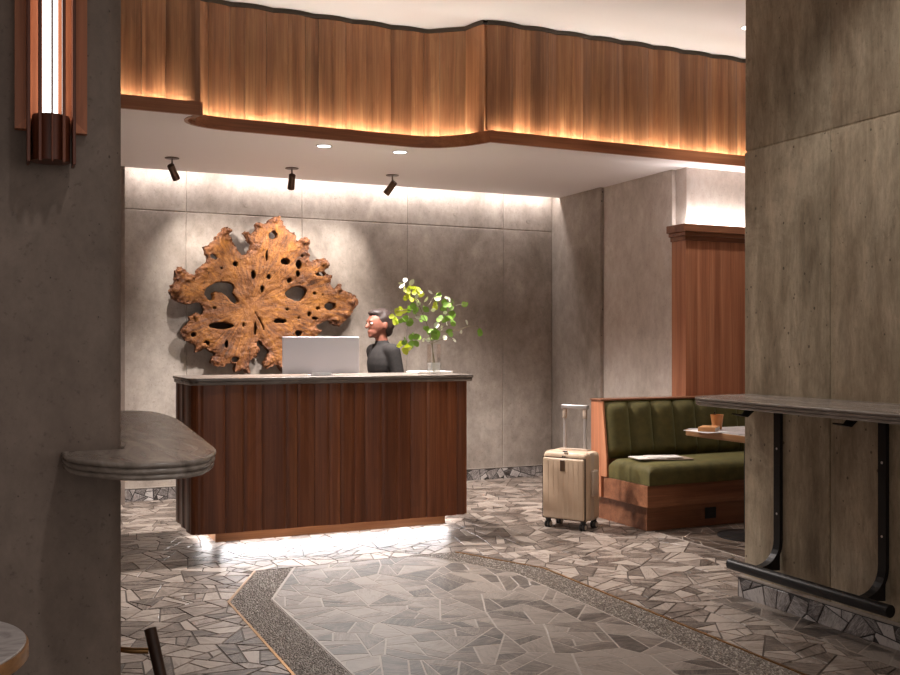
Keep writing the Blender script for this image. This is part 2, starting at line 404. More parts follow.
# ------------------------------------------------------------------ polygon helpers (floor)
def clip(P, a, b, c):
    "keep the part of convex P with a*x+b*y+c >= 0"
    out = []; n = len(P)
    for i in range(n):
        p, q = P[i], P[(i+1) % n]; dp = a*p[0]+b*p[1]+c; dq = a*q[0]+b*q[1]+c
        if dp >= 0: out.append(p)
        if (dp >= 0) != (dq >= 0):
            t = dp/(dp-dq); out.append((p[0]+(q[0]-p[0])*t, p[1]+(q[1]-p[1])*t))
    return out
def parea(P): return .5*sum(P[i-1][0]*P[i][1]-P[i][0]*P[i-1][1] for i in range(len(P)))
def edges_of(H):
    out = []
    for i in range(len(H)):
        p, q = H[i], H[(i+1) % len(H)]; d = (q[0]-p[0], q[1]-p[1]); l = math.hypot(*d)
        a, b = -d[1]/l, d[0]/l; out.append((a, b, -(a*p[0]+b*p[1])))
    return out
def voronoi(x0, x1, y0, y1, size, grout, seed, stretch=0.5):
    rg = random.Random(seed); cells = {}; pts = []
    nx, ny = int((x1-x0)/size)+3, int((y1-y0)/size)+3
    for i in range(nx):
        for j in range(ny):
            if rg.random() < .12: continue
            p = (x0+(i-1+rg.uniform(.0,1.0))*size, y0+(j-1+rg.uniform(.0,1.0))*size)
            if any(math.hypot(p[0]-pts[m][0][0], p[1]-pts[m][0][1]) < .42*size for di in (-1, 0, 1) for dj in (-1, 0, 1) for m in cells.get((i+di, j+dj), ())): continue
            cells.setdefault((i, j), []).append(len(pts)); pts.append((p, i, j))
    out = []
    for k, (p, i, j) in enumerate(pts):
        P = [(p[0]-2*size, p[1]-2*size), (p[0]+2*size, p[1]-2*size), (p[0]+2*size, p[1]+2*size), (p[0]-2*size, p[1]+2*size)]
        for di in range(-3, 4):
            for dj in range(-3, 4):
                for m in cells.get((i+di, j+dj), ()):
                    if m == k: continue
                    q = pts[m][0]; d = (p[0]-q[0], p[1]-q[1]); l = math.hypot(*d)
                    a, b = d[0]/l, d[1]/l; mx, my = (p[0]+q[0])/2, (p[1]+q[1])/2
                    P = clip(P, a, b, -(a*mx+b*my)-grout/2)
                    if len(P) < 3: break
                if len(P) < 3: break
            if len(P) < 3: break
        if len(P) < 3 or parea(P) < .05*size*size: continue
        if rg.random() < .22 and parea(P) > .7*size*size:      # snap some slabs in two
            cx = sum(v[0] for v in P)/len(P); cy = sum(v[1] for v in P)/len(P); t = rg.uniform(0, PI)
            a, b = math.cos(t), math.sin(t); c = -(a*cx+b*cy)
            for s in (1, -1):
                Q = clip(P, a*s, b*s, c*s-grout/2)
                if len(Q) >= 3: out.append(Q)
        else: out.append(P)
    return out
def shards(x0, x1, y0, y1, size, grout, seed):
    "large slabs broken again and again into angular pieces"
    rg = random.Random(seed); out = []
    def split(P, target):
        A = parea(P)
        if len(P) < 3 or A < .0005: return
        if A < target: out.append(P); return
        cx = sum(v[0] for v in P)/len(P); cy = sum(v[1] for v in P)/len(P)
        far = max(P, key=lambda v: math.hypot(v[0]-cx, v[1]-cy)); t = math.atan2(far[1]-cy, far[0]-cx)+rg.gauss(0, .55)
        o = rg.uniform(-.25, .25)*math.sqrt(A); a, b = math.cos(t), math.sin(t); c = -(a*cx+b*cy)+o
        for s in (1, -1): split(clip(P, a*s, b*s, c*s-grout/2), size*size*rg.uniform(.45, 2.0))
    for P in voronoi(x0, x1, y0, y1, size*2.2, grout, seed): split(P, size*size*rg.uniform(.45, 2.0))
    return out
def keep_in(cells, H, g):
    E = edges_of(H); out = []
    for P in cells:
        for a, b, c in E:
            P = clip(P, a, b, c-g)
            if len(P) < 3: break
        if len(P) >= 3 and parea(P) > .0006: out.append(P)
    return out
def keep_out(cells, H, g):
    E = edges_of(H); out = []
    for P in cells:
        best = None
        for a, b, c in E:
            if all(a*x+b*y+c <= -g for x, y in P): best = P; break
        if best is None:
            inside = P
            for a, b, c in E:
                inside = clip(inside, a, b, c+g)
                if len(inside) < 3: break
            if len(inside) < 3: best = P
            else:
                for a, b, c in E:
                    Q = clip(P, -a, -b, -c-g)
                    if len(Q) >= 3 and (best is None or parea(Q) > parea(best)): best = Q
        if best and len(best) >= 3 and parea(best) > .0006: out.append(best)
    return out
def clean(P):
    out = []
    for p in P:
        if not out or math.hypot(p[0]-out[-1][0], p[1]-out[-1][1]) > .004: out.append(p)
    if len(out) > 1 and math.hypot(out[0][0]-out[-1][0], out[0][1]-out[-1][1]) < .004: out.pop()
    return out
class Pieces:
    "flat stone pieces with a slightly eased edge; uv = own grain direction, tone = own shade"
    def __init__(s): s.V = []; s.F = []; s.uv = []; s.tone = []
    def add(s, P, frame, h, rg, gscale=1.0):
        n = len(P); o = len(s.V); t = rg.uniform(0, PI); ox, oy = rg.uniform(0, 50), rg.uniform(0, 50); ca, sa = math.cos(t), math.sin(t)
        tone = rg.random(); cx = sum(p[0] for p in P)/n; cy = sum(p[1] for p in P)/n
        k = 1-min(.12, .0025/max(.01, math.sqrt(abs(parea(P)))))
        rings = [(P, 0.0), (P, h*.6), ([(cx+(x-cx)*k, cy+(y-cy)*k) for x, y in P], h)]
        uvl = []
        for R, z in rings:
            for x, y in R: s.V.append(frame(x, y, z)); uvl.append(((x*ca+y*sa)*gscale+ox, (-x*sa+y*ca)*gscale+oy))
        fs = [tuple(o+2*n+i for i in range(n))]
        for r in (0, 1):
            for i in range(n): fs.append((o+r*n+i, o+r*n+(i+1)%n, o+(r+1)*n+(i+1)%n, o+(r+1)*n+i))
        for f in fs:
            s.F.append(f); s.tone.append(tone)
            for i in f: s.uv.append(uvl[i-o])
    def build(s, name, mat, parent):
        o = mo(name, s.V, s.F, mat, parent); me = o.data
        l = me.uv_layers.new(name='grain')
        l.data.foreach_set('uv', [c for u in s.uv for c in u])
        at = me.attributes.new('tone', 'FLOAT', 'FACE'); at.data.foreach_set('value', s.tone)
        return o

# ================================================================== THE SETTING
WY = 8.56; SOF = 2.75; HI = 3.645
# ---------------- floor
def struct(o): o['kind'] = 'structure'; return o
floor = struct(box('floor', -4, 8, -4, 9.2, -.06, 0, 'grout_dark'))
HO = [(1.05, 1.6), (2.88, 1.6), (2.88, 5.0), (2.60, 5.62), (1.33, 5.62), (1.05, 5.0)]
def inset(H, d):
    E = edges_of(H); out = []
    for i in range(len(H)):
        a1, b1, c1 = E[i-1]; a2, b2, c2 = E[i]; c1 -= d; c2 -= d; D = a1*b2-a2*b1
        out.append(((b1*c2-b2*c1)/D, (c1*a2-c2*a1)/D))
    return out
def cut(H, d, top): return clip(inset([(1.05, 1.6), (2.88, 1.6), (2.88, 5.0), (1.965, 7.02), (1.05, 5.0)], d), 0, -1, top)
HI_IN = cut(HO, .215, 5.615)
def flat(name, P, z0, z1, mat, parent):
    n = len(P); V = [(x, y, z0) for x, y in P]+[(x, y, z1) for x, y in P]
    F = [tuple(range(n-1, -1, -1)), tuple(range(n, 2*n))]+[(i, (i+1) % n, n+(i+1) % n, n+i) for i in range(n)]
    return mo(name, V, F, mat, parent)
flat('inlay_bed', cut(HO, .205, 5.617), 0, .003, 'grout_light', floor)
flat('pebble_bed', HO, 0, .001, 'grout_pebble', floor)
STR = [(3.28, 1.6), (3.5, 1.6), (3.5, 4.02), (3.28, 4.02)]
flat('border_bed', STR, 0, .003, 'grout_light', floor)
DIN = [(4.13, 3.2), (7.2, 3.2), (7.2, 6.5), (4.13, 6.5)]
flat('dining_bed', DIN, 0, .003, 'grout_light', floor)
rg = random.Random(3)
ALL = []
FULL = [(-.4, 1.6), (5.0, 1.6), (5.0, WY-.02), (-.4, WY-.02)]
oc = shards(-.4, 5.0, 1.6, WY, .108, .0075, 11)
oc = keep_in(oc, FULL, .002); oc = keep_out(oc, HO, .004); oc = keep_out(oc, STR, .004); oc = keep_out(oc, DIN, .004)
ALL += [(P, 'stone_dark_joint', .004) for P in oc]
ic = keep_in(shards(1.2, 2.75, 1.7, 6.9, .132, .0075, 12), HI_IN, .004)
ALL += [(P, 'stone_light_joint', .004) for P in ic]
sc = keep_in(shards(3.28, 3.5, 1.6, 4.02, .13, .006, 13), STR, .004); ALL += [(P, 'stone_light_joint', .004) for P in sc]
dc = keep_in(shards(4.1, 5.4, 3.2, 6.2, .15, .006, 14), DIN, .004); ALL += [(P, 'stone_dining', .004) for P in dc]
def seen(P):
    q = [proj(x, y, 0) for x, y in P]
    if any(v is None for v in q): return 0
    cx = sum(v[0] for v in q)/len(q); cy = sum(v[1] for v in q)/len(q)
    if not (118 < cx < 905 and 470 < cy < 690): return 0
    if cx > 745+(cy-597)*2.9 and cy > 540: return 0
    X = sum(x for x, y in P)/len(P); Y = sum(y for x, y in P)/len(P)
    if 1.1 < X < 3.1 and Y > 6.6: return 0
    return abs(parea(q))
floor_z = lambda x, y, z: (x, y, z)
order = sorted(((seen(clean(P)), i) for i, (P, m, h) in enumerate(ALL)), reverse=True)
single = set(i for a, i in order[:300] if a > 0)
rest = {}
for i, (P, m, h) in enumerate(ALL):
    P = clean(P)
    if len(P) < 3: continue
    if i in single:
        pc = Pieces(); pc.add(P, floor_z, h, rg); pc.build('stone_piece', m, floor)
    else:
        rest.setdefault(m, Pieces()).add(P, floor_z, h, rg)
for m, pc in rest.items(): tag(pc.build('paving_pieces', m, floor), kind='stuff')
# pebble strip between the two brass lines
PB = Pieces(); V, F, T = [], [], []
EO = edges_of(HO); EI = edges_of(HI_IN); sp = .0122
ys = 3.0
row = 0
while ys < 5.61:
    xs = 1.0+(row % 2)*sp/2
    while xs < 2.93:
        x, y = xs+rg.uniform(-.004, .004), ys+rg.uniform(-.004, .004)
        if all(a*x+b*y+c > .012 for a, b, c in EO) and any(a*x+b*y+c < -.012 for a, b, c in EI if b > -.9):
            r = rg.uniform(.0044, .0062); o = len(V); t0 = rg.random()*6; tn = rg.random()
            for k in range(5): a = t0+2*PI*k/5; V.append((x+r*math.cos(a), y+r*math.sin(a), .001))
            for k in range(5): a = t0+2*PI*k/5; V.append((x+.6*r*math.cos(a), y+.6*r*math.sin(a), .0045))
            F.append(tuple(o+5+k for k in range(5))); T.append(tn)
            for k in range(5): F.append((o+k, o+(k+1)%5, o+5+(k+1)%5, o+5+k)); T.append(tn)
        xs += sp
    ys += sp*.88; row += 1
po = mo('pebble_strip', V, F, 'pebble', floor); po.data.attributes.new('tone', 'FLOAT', 'FACE').data.foreach_set('value', T); po['kind'] = 'stuff'
def strip(name, P, w, z0, z1, mat, parent):
    V, F = [], []
    n = len(P)
    for i in range(n):
        a = Vector(P[max(i-1,0)]); b = Vector(P[min(i+1,n-1)]); p = Vector(P[i])
        d1 = (p-a).normalized() if i else (b-p).normalized(); d2 = (b-p).normalized() if i < n-1 else d1
        nn = Vector((-(d1.y+d2.y), d1.x+d2.x)); nn = nn.normalized()/max(.4, abs(nn.normalized().dot(Vector((-d1.y, d1.x)))))
        for s in (-.5, .5):
            q = p+nn*w*s; V += [(q.x, q.y, z0), (q.x, q.y, z1)]
    for i in range(n-1):
        o = i*4; e = o+4
        F += [(o+1, e+1, e+3, o+3), (o, e, e+1, o+1), (o+2, o+3, e+3, e+2)]
    return mo(name, V, F, mat, parent)
strip('brass_line', [HO[0], HO[5], HO[4]], .012, 0, .006, 'brass', floor)
strip('brass_line', [HO[1], HO[2], HO[3]], .012, 0, .006, 'brass', floor)
lo_ = sorted([p for p in HI_IN if p[0] < 1.965], key=lambda p: p[1]); hi_ = sorted([p for p in HI_IN if p[0] > 1.965], key=lambda p: p[1])
strip('inlay_line', lo_, .010, 0, .0055, 'grout_light', floor); strip('inlay_line', hi_, .010, 0, .0055, 'grout_light', floor)
strip('border_line', [(3.28, 1.6), (3.28, 4.02)], .008, 0, .005, 'grout_light', floor)
strip('dining_line', [(4.13, 3.2), (4.13, 5.6)], .014, 0, .005, 'grout_light', floor)

# ---------------- back wall: cast panels over a backing
wb = struct(box('wall_back', -2.6, 5.03, WY+.006, WY+.25, 0, 3.9, 'concrete_back'))
XS = [-.58, .43, 1.44, 2.45, 3.46, 4.47, 5.02]; ZS = [(0, 2.425), (2.432, 3.2)]
for i in range(len(XS)-1):
    for z0, z1 in ZS:
        o = box('concrete_panel', XS[i]+.003, XS[i+1]-.003, WY, WY+.04, z0, z1, 'concrete_back', wb, .004, 1)
for X, Z in [(1.95, 2.52), (2.95, 2.53), (3.96, 2.55), (4.75, 2.52), (1.2, 2.6), (1.0, 1.75), (4.0, 1.2), (4.75, 1.2)]:
    lathe('tie_hole_plug', [(.022, -.001), (.022, .003), (.016, .0035), (.0155, .0015), (.004, .0015)], 'concrete_back', wb, 18).matrix_local = Matrix.Translation((X, WY, Z)) @ Matrix.Rotation(PI/2, 4, 'X')
bb = struct(box('baseboard_back', .93, 5.015, WY-.026, WY-.002, 0, .108, 'grout_black'))
def base_pieces(parent, x0, x1, h, size, seed, frame):
    cells = keep_in(shards(x0, x1, 0, h, size*.8, .007, seed), [(x0, .004), (x1, .004), (x1, h-.006), (x0, h-.006)], 0)
    r2 = random.Random(seed)
    for P in cells:
        P = clean(P)
        if len(P) >= 3:
            pc = Pieces(); pc.add(P, frame, .004, r2, 1.5); pc.build('stone_piece', 'stone_baseboard', parent)
base_pieces(bb, .93, 5.01, .108, .10, 21, lambda x, y, z: (x, WY-.026-z, y))
struct(box('trim_1', .93, 5.015, WY-.03, WY-.002, .108, .114, 'grout_light'))
# pier left of the cast panels
struct(box('wall_left_pier', -.6, .925, WY-.16, WY-.003, 0, 3.2, 'concrete_left'))

# ---------------- stepped side wall on the right
ws = struct(box('wall_right', 5.095, 7.6, 6.53, 8.9, 0, 3.2, 'plaster_side'))
box('wall_face', 5.022, 5.095, 7.69, WY+.01, 0, 3.2, 'concrete_back', ws, .004, 2)
box('wall_face', 5.057, 5.095, 6.67, 7.69, 0, 3.2, 'plaster_side', ws, .004, 2)

# ---------------- concrete piers left and right, in the foreground
PLX, PLY = .268, 2.49
P = [(-2.4, PLY), (PLX-.035, PLY), (PLX, PLY+.03), (PLX, 2.98), (-2.4, 2.98)]
struct(loft('wall_left', P, [(0, 3.64), (0, 0)], 'concrete_left', smooth=False))
struct(box('wall_left_recess', -2.4, .02, 3.0, 4.1, 0, 3.64, 'concrete_left'))
wr = struct(box('wall_right_pier', 3.508, 5.2, .3, 4.005, 0, 3.64, 'concrete_right'))
for y0, y1 in [(.3, 1.43), (1.436, 2.43), (2.436, 3.432), (3.438, 4.012)]:
    for z0, z1 in [(0, 2.292), (2.302, 3.64)]:
        box('concrete_panel', 3.5 + (.004 if z0 > 1 else 0), 3.53, y0, y1, z0, z1, 'concrete_right', wr, .005, 2)
br = struct(box('baseboard_right', 3.472, 3.498, .5, 4.03, 0, .105, 'grout_black'))
base_pieces(br, -4.02, -.6, .105, .115, 22, lambda x, y, z: (3.472-z, -x, y))
struct(box('trim_2', 3.468, 3.498, .5, 4.034, .105, .112, 'grout_light'))
# room beyond the frame
struct(box('wall_far_left', -2.9, -2.6, -4, 9.2, 0, 3.9, 'plaster_side'))
struct(box('wall_far_right', 7.6, 7.9, -4, 9.2, 0, 3.9, 'plaster_side'))

# ---------------- high ceiling
struct(box('ceiling', -2.6, 7.6, -4, 5.87, HI, HI+.2, 'ceiling_white'))
struct(box('ceiling_band', -2.6, 7.6, 5.87, 9.2, HI, HI+.2, 'ceiling_white'))

# ---------------- soffit with its curved front, wooden lip, wavy board fascia
def bez(a, b, c, d, n=8):
    a, b, c, d = map(Vector, (a, b, c, d)); return [tuple(a*(1-t)**3+b*3*t*(1-t)**2+c*3*t*t*(1-t)+d*t**3) for t in [i/n for i in range(n+1)]]
LIP_L = [(-2.4, 6.30), (1.163, 6.30)]
LIP_M = bez((1.163, 6.31), (1.06, 6.42), (1.04, 6.66), (1.42, 6.665), 12)+[(2.0, 6.665), (2.62, 6.665)]+bez((2.72, 6.665), (2.95, 6.665), (3.08, 6.50), (3.17, 6.27), 12)
LIP_R = [(3.17, 6.27), (7.5, 6.27)]
front = LIP_L+LIP_M[1:]+LIP_R[1:]
def offset_path(P, d):
    out = []; n = len(P)
    for i in range(n):
        a = Vector(P[max(i-1, 0)]); b = Vector(P[min(i+1, n-1)]); t = (b-a).normalized(); out.append((P[i][0]-t.y*d, P[i][1]+t.x*d))
    return out
poly = offset_path(front, .012)+[(7.5, 8.42), (-2.4, 8.42)]
tri = tessellate_polygon([[Vector((x, y, 0)) for x, y in poly]]); n_ = len(poly)
V = [(x, y, SOF) for x, y in poly]+[(x, y, SOF+.018) for x, y in poly]
F = [tuple(t) for t in tri]+[tuple(i+n_ for i in t) for t in tri]+[(i, (i+1) % n_, n_+(i+1) % n_, n_+i) for i in range(n_)]
bm = bmesh.new(); me = bpy.data.meshes.new('t'); me.from_pydata(V, [], F); bm.from_mesh(me)
soffit = struct(from_bm('ceiling_soffit', bm, 'soffit_white'))
def lip_run(P, name):
    V, F = [], []; B = offset_path(P, .022); n = len(P)
    for (x, y), (bx, by) in zip(P, B):
        V += [(x, y, SOF-.006), (x, y, SOF+.078), (bx, by, SOF+.078), (bx, by, SOF-.006)]
    for i in range(n-1):
        for k in range(4): F.append((i*4+k, i*4+(k+1) % 4, (i+1)*4+(k+1) % 4, (i+1)*4+k))
    F += [(0,1,2,3), tuple((n-1)*4+k for k in (3,2,1,0))]
    bm = bmesh.new(); me = bpy.data.meshes.new('t'); me.from_pydata(V, [], F); bm.from_mesh(me)
    return from_bm(name, bm, 'wood_lip')
fascia = empty('trim_fascia', (2.2, 6.4, SOF)); fascia['kind'] = 'structure'
def under(o, root):
    o.parent = root; o.matrix_parent_inverse = Matrix.Translation(-Vector(root.location)); return o
for P in (LIP_L, LIP_M, LIP_R): under(lip_run(P, 'trough_lip'), fascia)
def resample(P, step):
    P = [Vector(p) for p in P]; L = [0]
    for a, b in zip(P, P[1:]): L.append(L[-1]+(b-a).length)
    n = max(1, round(L[-1]/step)); out = []
    for k in range(n+1):
        s = L[-1]*k/n; i = max(j for j in range(len(L)) if L[j] <= s+1e-9); i = min(i, len(P)-2)
        t = (s-L[i])/(L[i+1]-L[i]); out.append((P[i].lerp(P[i+1], t), s))
    return out
def wave_boards(path, z0, z1, width, amp, period, mat, root, thick=.022, sub=6, seed=1, phase=0.0, name='board', local=None):
    "upright boards whose faces follow a scalloped line, outward side to the right of the path"
    R = resample(path, width/sub); n = len(R); r2 = random.Random(seed); Q = []
    for i, (p, s) in enumerate(R):
        a = R[max(i-1, 0)][0]; b = R[min(i+1, n-1)][0]; d = (b-a).normalized(); nn = Vector((d.y, -d.x))
        Q.append((p+nn*amp*abs(math.sin(PI*s/period+phase))*1.0, nn))
    i = 0
    while i < n-1:
        k = min(n-1, i+r2.choice([sub-2, sub-1, sub, sub, sub+2]))
        if n-1-k < 3: k = n-1
        seg = Q[i:k+1]; V, F = [], []; m = len(seg)
        gap = .0012
        for j, (p, nn) in enumerate(seg):
            q = p.copy(); d = Vector((-nn.y, nn.x))
            if j == 0: q += d*gap
            if j == m-1: q -= d*gap
            inn = q-nn*(thick+amp)
            off = (.003 if j in (0, m-1) else 0)
            q = q-nn*off
            V += [(q.x, q.y, z0), (q.x, q.y, z1), (inn.x, inn.y, z0), (inn.x, inn.y, z1)]
        for j in range(m-1):
            o = j*4; e = o+4
            F += [(o, e, e+1, o+1), (o+2, o+3, e+3, e+2), (o+1, e+1, e+3, o+3), (o, o+2, e+2, e)]
        F += [(0,1,3,2), ((m-1)*4, (m-1)*4+2, (m-1)*4+3, (m-1)*4+1)]
        bm = bmesh.new(); me = bpy.data.meshes.new('t'); me.from_pydata(V, [], F); bm.from_mesh(me)
        o = from_bm(name, bm, mat); under(o, root)
        i = k
    return Q
PAN_L = [(-.2, 6.42), (1.150, 6.42), (1.150, 6.60)]
PAN_M = [(1.165, 6.72), (1.25, 6.765), (2.66, 6.765)]+bez((2.74, 6.765), (3.02, 6.765), (3.13, 6.6), (3.195, 6.385), 10)
PAN_R = [(3.2, 6.375), (7.5, 6.375)]
for k, (P, per) in enumerate(((PAN_L, .29), (PAN_M, .29), (PAN_R, .29))):
    Q = wave_boards(P, SOF+.02, 3.612, .15, .028, per, 'wood_fascia', fascia, seed=k+3)
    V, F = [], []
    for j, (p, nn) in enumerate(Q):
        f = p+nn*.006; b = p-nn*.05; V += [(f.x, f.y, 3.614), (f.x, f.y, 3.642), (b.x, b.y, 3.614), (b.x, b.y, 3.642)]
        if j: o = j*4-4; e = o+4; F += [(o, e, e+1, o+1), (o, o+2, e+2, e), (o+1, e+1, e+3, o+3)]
    under(mo('shadow_gap_strip', V, F, 'gap_shade'), fascia)  # solid strip; the gap's shade is put into its dark colour
    # led tape lying in the trough
LED_W = (1.0, .92, .82)
m_emit('led_warm', LED_W, W_UPLIGHT)
for P in ([(-.2, 6.375), (1.10, 6.375)], offset_path(LIP_M, .05)[9:-3], [(3.22, 6.325), (7.4, 6.325)]):
    V, F = [], []
    for j, ((x, y), (bx, by)) in enumerate(zip(offset_path(P, 0), offset_path(P, .008))):
        V += [(x, y, SOF+.066), (bx, by, SOF+.066)]
        if j: o = j*2-2; F.append((o, o+2, o+3, o+1))
    under(mo('led_strip', V, F, 'led_warm'), fascia)
# cove along the back wall
struct(box('trim_cove_lid', .9, 5.02, 8.30, WY-.001, 2.87, 2.9, 'ceiling_white'))
struct(box('trim_cove_back', .9, 5.02, 8.28, 8.30, 2.77, 2.9, 'ceiling_white'))
area_light('cove_light', (2.97, 8.44, 2.80), 4.06, .02, W_COVE, (1.0, .94, .92), (math.radians(18), 0, 0))

# ================================================================== LAMPS
def downlight(x, y, z, label, power, cone=95, soft=.05):
    t = empty('recessed_downlight', (x, y, z), 0, label, 'light', 'recessed downlights')
    lathe('trim_ring', [(.048, -.001), (.062, -.001), (.062, -.005), (.048, -.004)], 'ceiling_white', t, 28, close=False)
    lathe('lamp_disc', [(.049, -.0015), (.001, -.002)], 'lamp_disc', t, 28)
    if power: spot_light('downlight_beam', (0, 0, -.012), (0, 0, -3), power, (1, .94, .90), cone, .6, soft, t)
d1 = on_y(324, 146, 6.93); d2 = on_y(400, 152, 6.91)
downlight(d1.x, 6.93, SOF, 'small round downlight in the low ceiling above the white screen', W_DOWN, 125)
downlight(d2.x, 6.91, SOF, 'small round downlight in the low ceiling nearest the curved wooden lip corner', W_DOWN, 125)
downlight(5.03, 5.72, HI, 'round downlight in the high ceiling beside the right concrete pier', W_UPPER)
for x, y, w in [(3.7, 5.4, 'in front of the suitcase'), (2.0, 4.9, 'in front of the reception desk'), (2.75, 2.9, 'over the near end of the inlay'), (.7, .9, 'over the round side table')]:  # unseen lamps added to light the floor and the right pier
    downlight(x, y, HI, 'added unseen downlight in the high ceiling '+w, W_UPPER, 100, .06)
def monospot(x, y, tgt, label):
    t = empty('ceiling_spotlight', (x, y, SOF), 0, label, 'spotlight', 'bronze ceiling spotlights')
    lathe('canopy', [(.055, 0), (.055, -.005), (.05, -.007), (.004, -.007)], 'bronze', t, 28)
    tube('stem', [(0,0,-.006), (0,0,-.085)], .006, 'bronze', t, 8)
    d = (Vector(tgt)-Vector((x, y, SOF-.1))).normalized()
    top = Vector((0, 0, -.085))-d*.035; q = d.to_track_quat('-Z', 'Y').to_matrix().to_4x4()
    hd = lathe('head', [(.001, .0), (.024, 0), (.028, -.004), (.028, -.095), (.030, -.097), (.030, -.128), (.024, -.128), (.022, -.112), (.001, -.112)], 'bronze', t, 24, close=False)
    hd.matrix_local = Matrix.Translation(top) @ q
    ln = lathe('lens', [(.0215, -.1115), (.001, -.113)], 'lamp_disc', t, 20); ln.matrix_local = Matrix.Translation(top) @ q
    lp = top+d*.135
    spot_light('spot_beam', lp, lp+d, W_SPOT, (1, .93, .86), 84, 1.0, .015, t)
monospot(1.215, 7.86, (1.75, 8.5, 1.75), 'bronze ceiling spotlight at the left end, tilted towards the root sculpture')
monospot(2.18, 7.91, (2.25, 8.5, 1.85), 'bronze ceiling spotlight in the middle, hanging almost straight down')
monospot(3.05, 7.88, (2.55, 8.5, 1.75), 'bronze ceiling spotlight at the right end, tilted left above the plant')

# wall lamp on the left pier
sx = .109
t = empty('wall_sconce', (sx, PLY, 1.712), 0, 'tall wooden wall lamp with a lit tube behind slim fins on the concrete pier', 'wall lamp')
def lb(name, x0,x1,y0,y1,z0,z1, mat, bev=.001): return box(name, x0,x1,y0,y1,z0,z1, mat, t, bev, 1)
lb('back_plate', -.050, .050, -.018, -.0005, .10, 1.08, 'wood_sconce')
for s in (-1, 1):
    V = [(s*.078, -.024, .084), (s*.078, -.024, 1.09), (s*.046, -.024, 1.058), (s*.046, -.024, .116)]
    V += [(a, -.001, c) for a, b, c in V]
    bm = bmesh.new(); me = bpy.data.meshes.new('t'); me.from_pydata(V, [], [(0,1,2,3), (7,6,5,4), (0,4,5,1), (1,5,6,2), (2,6,7,3), (3,7,4,0)]); bm.from_mesh(me)
    from_bm('frame_stile', bm, 'wood_sconce', t)
for z, s in ((.084, 1), (1.09, -1)):
    V = [(-.078, -.024, z), (.078, -.024, z), (.046, -.024, z+s*.032), (-.046, -.024, z+s*.032)]; V += [(a, -.001, c) for a, b, c in V]
    bm = bmesh.new(); me = bpy.data.meshes.new('t'); me.from_pydata(V, [], [(0,1,2,3), (7,6,5,4), (0,4,5,1), (1,5,6,2), (2,6,7,3), (3,7,4,0)]); bm.from_mesh(me)
    from_bm('frame_rail', bm, 'wood_sconce', t)
for x, y, w, dp in [(-.050, -.055, .007, .06), (-.027, -.090, .007, .03), (-.002, -.100, .004, .018), (.023, -.090, .007, .03), (.046, -.055, .007, .06)]:
    lb('fin', x-w/2, x+w/2, y-dp/2, y+dp/2, .0, 1.12, 'wood_fin')
lathe('end_block', [(.002, .008), (.042, .008), (.042, .100), (.040, .112), (.002, .112)], 'wood_fin', t, 24, (-.002, -.048, 0))
lathe('light_tube', [(.0165, .114), (.0165, 1.05)], 'lamp_white', t, 20, (-.004, -.052, 0))
lathe('top_block', [(.036, 1.052), (.036, 1.12)], 'wood_fin', t, 24, (0, -.05, 0))

# ================================================================== LEDGES
EDGE3 = [(.006, 0), (.0015, -.002), (0, -.006), (.0015, -.010), (.006, -.0125), (.0085, -.0128),
         (.0065, -.0135), (.0035, -.016), (.0025, -.0195), (.0035, -.023), (.0065, -.0255), (.0105, -.0258), (.009, -.0265), (.006, -.029), (.005, -.032), (.006, -.036), (.011, -.039)]
t = empty('marble_ledge', (.27, 2.3, 1.01), 0, 'grey marble bar ledge with ribbed edge wrapping the left concrete pier', 'ledge')
Pn = [(.13, PLY-.003), (.135, 2.33), (.25, 2.165), (.40, 2.175), (.475, 2.36), (.56, 3.55), (.52, 3.96), (.03, 3.96), (.03, 3.0), (PLX+.003, 3.0), (PLX+.003, PLY-.003)]
Pn = round_poly(Pn, [.0, .10, .08, .10, .12, .5, .16, 0, 0, 0, 0], 7)
Pn = [(x-.27, y-2.3) for x, y in Pn]
loft('ledge_slab', Pn, [(i, z+.04) for i, z in EDGE3], 'marble_ledge', t)
for yy in (3.1, 3.7):
    box('bracket', -.24, .1, yy-2.3-.02, yy-2.3+.02, -.012, -.0005, 'black_metal', t, .002, 1)

t = empty('marble_ledge', (3.3, 3.0, 1.01), 0, 'grey marble bar ledge with ribbed edge along the right concrete pier', 'ledge')
Pn = [(3.497, .6), (3.497, 3.99), (3.03, 3.90), (2.94, 2.5), (2.94, .6)]
Pn = round_poly(Pn, [0, .0, .16, .6, 0], 8)
Pn = [(x-3.3, y-3.0) for x, y in Pn]
loft('ledge_slab', Pn, [(i, z+.04) for i, z in EDGE3], 'marble_ledge', t)
for yy in (3.757, 3.12):     # folded plate hooks under the slab
    V = [(.07, .0005), (-.03, .0005), (-.03, -.004), (.03, -.006), (-.02, -.050), (-.075, -.040), (-.078, -.046), (-.018, -.058), (.055, -.004)]
    bm = bmesh.new(); vs_ = [bm.verts.new((x, yy-3.02, z)) for x, z in V]; f = bm.faces.new(vs_)
    r = bmesh.ops.extrude_face_region(bm, geom=[f]); bmesh.ops.translate(bm, vec=(0, .05, 0), verts=[g for g in r['geom'] if isinstance(g, bmesh.types.BMVert)])
    from_bm('bag_hook', bm, 'black_metal', t)

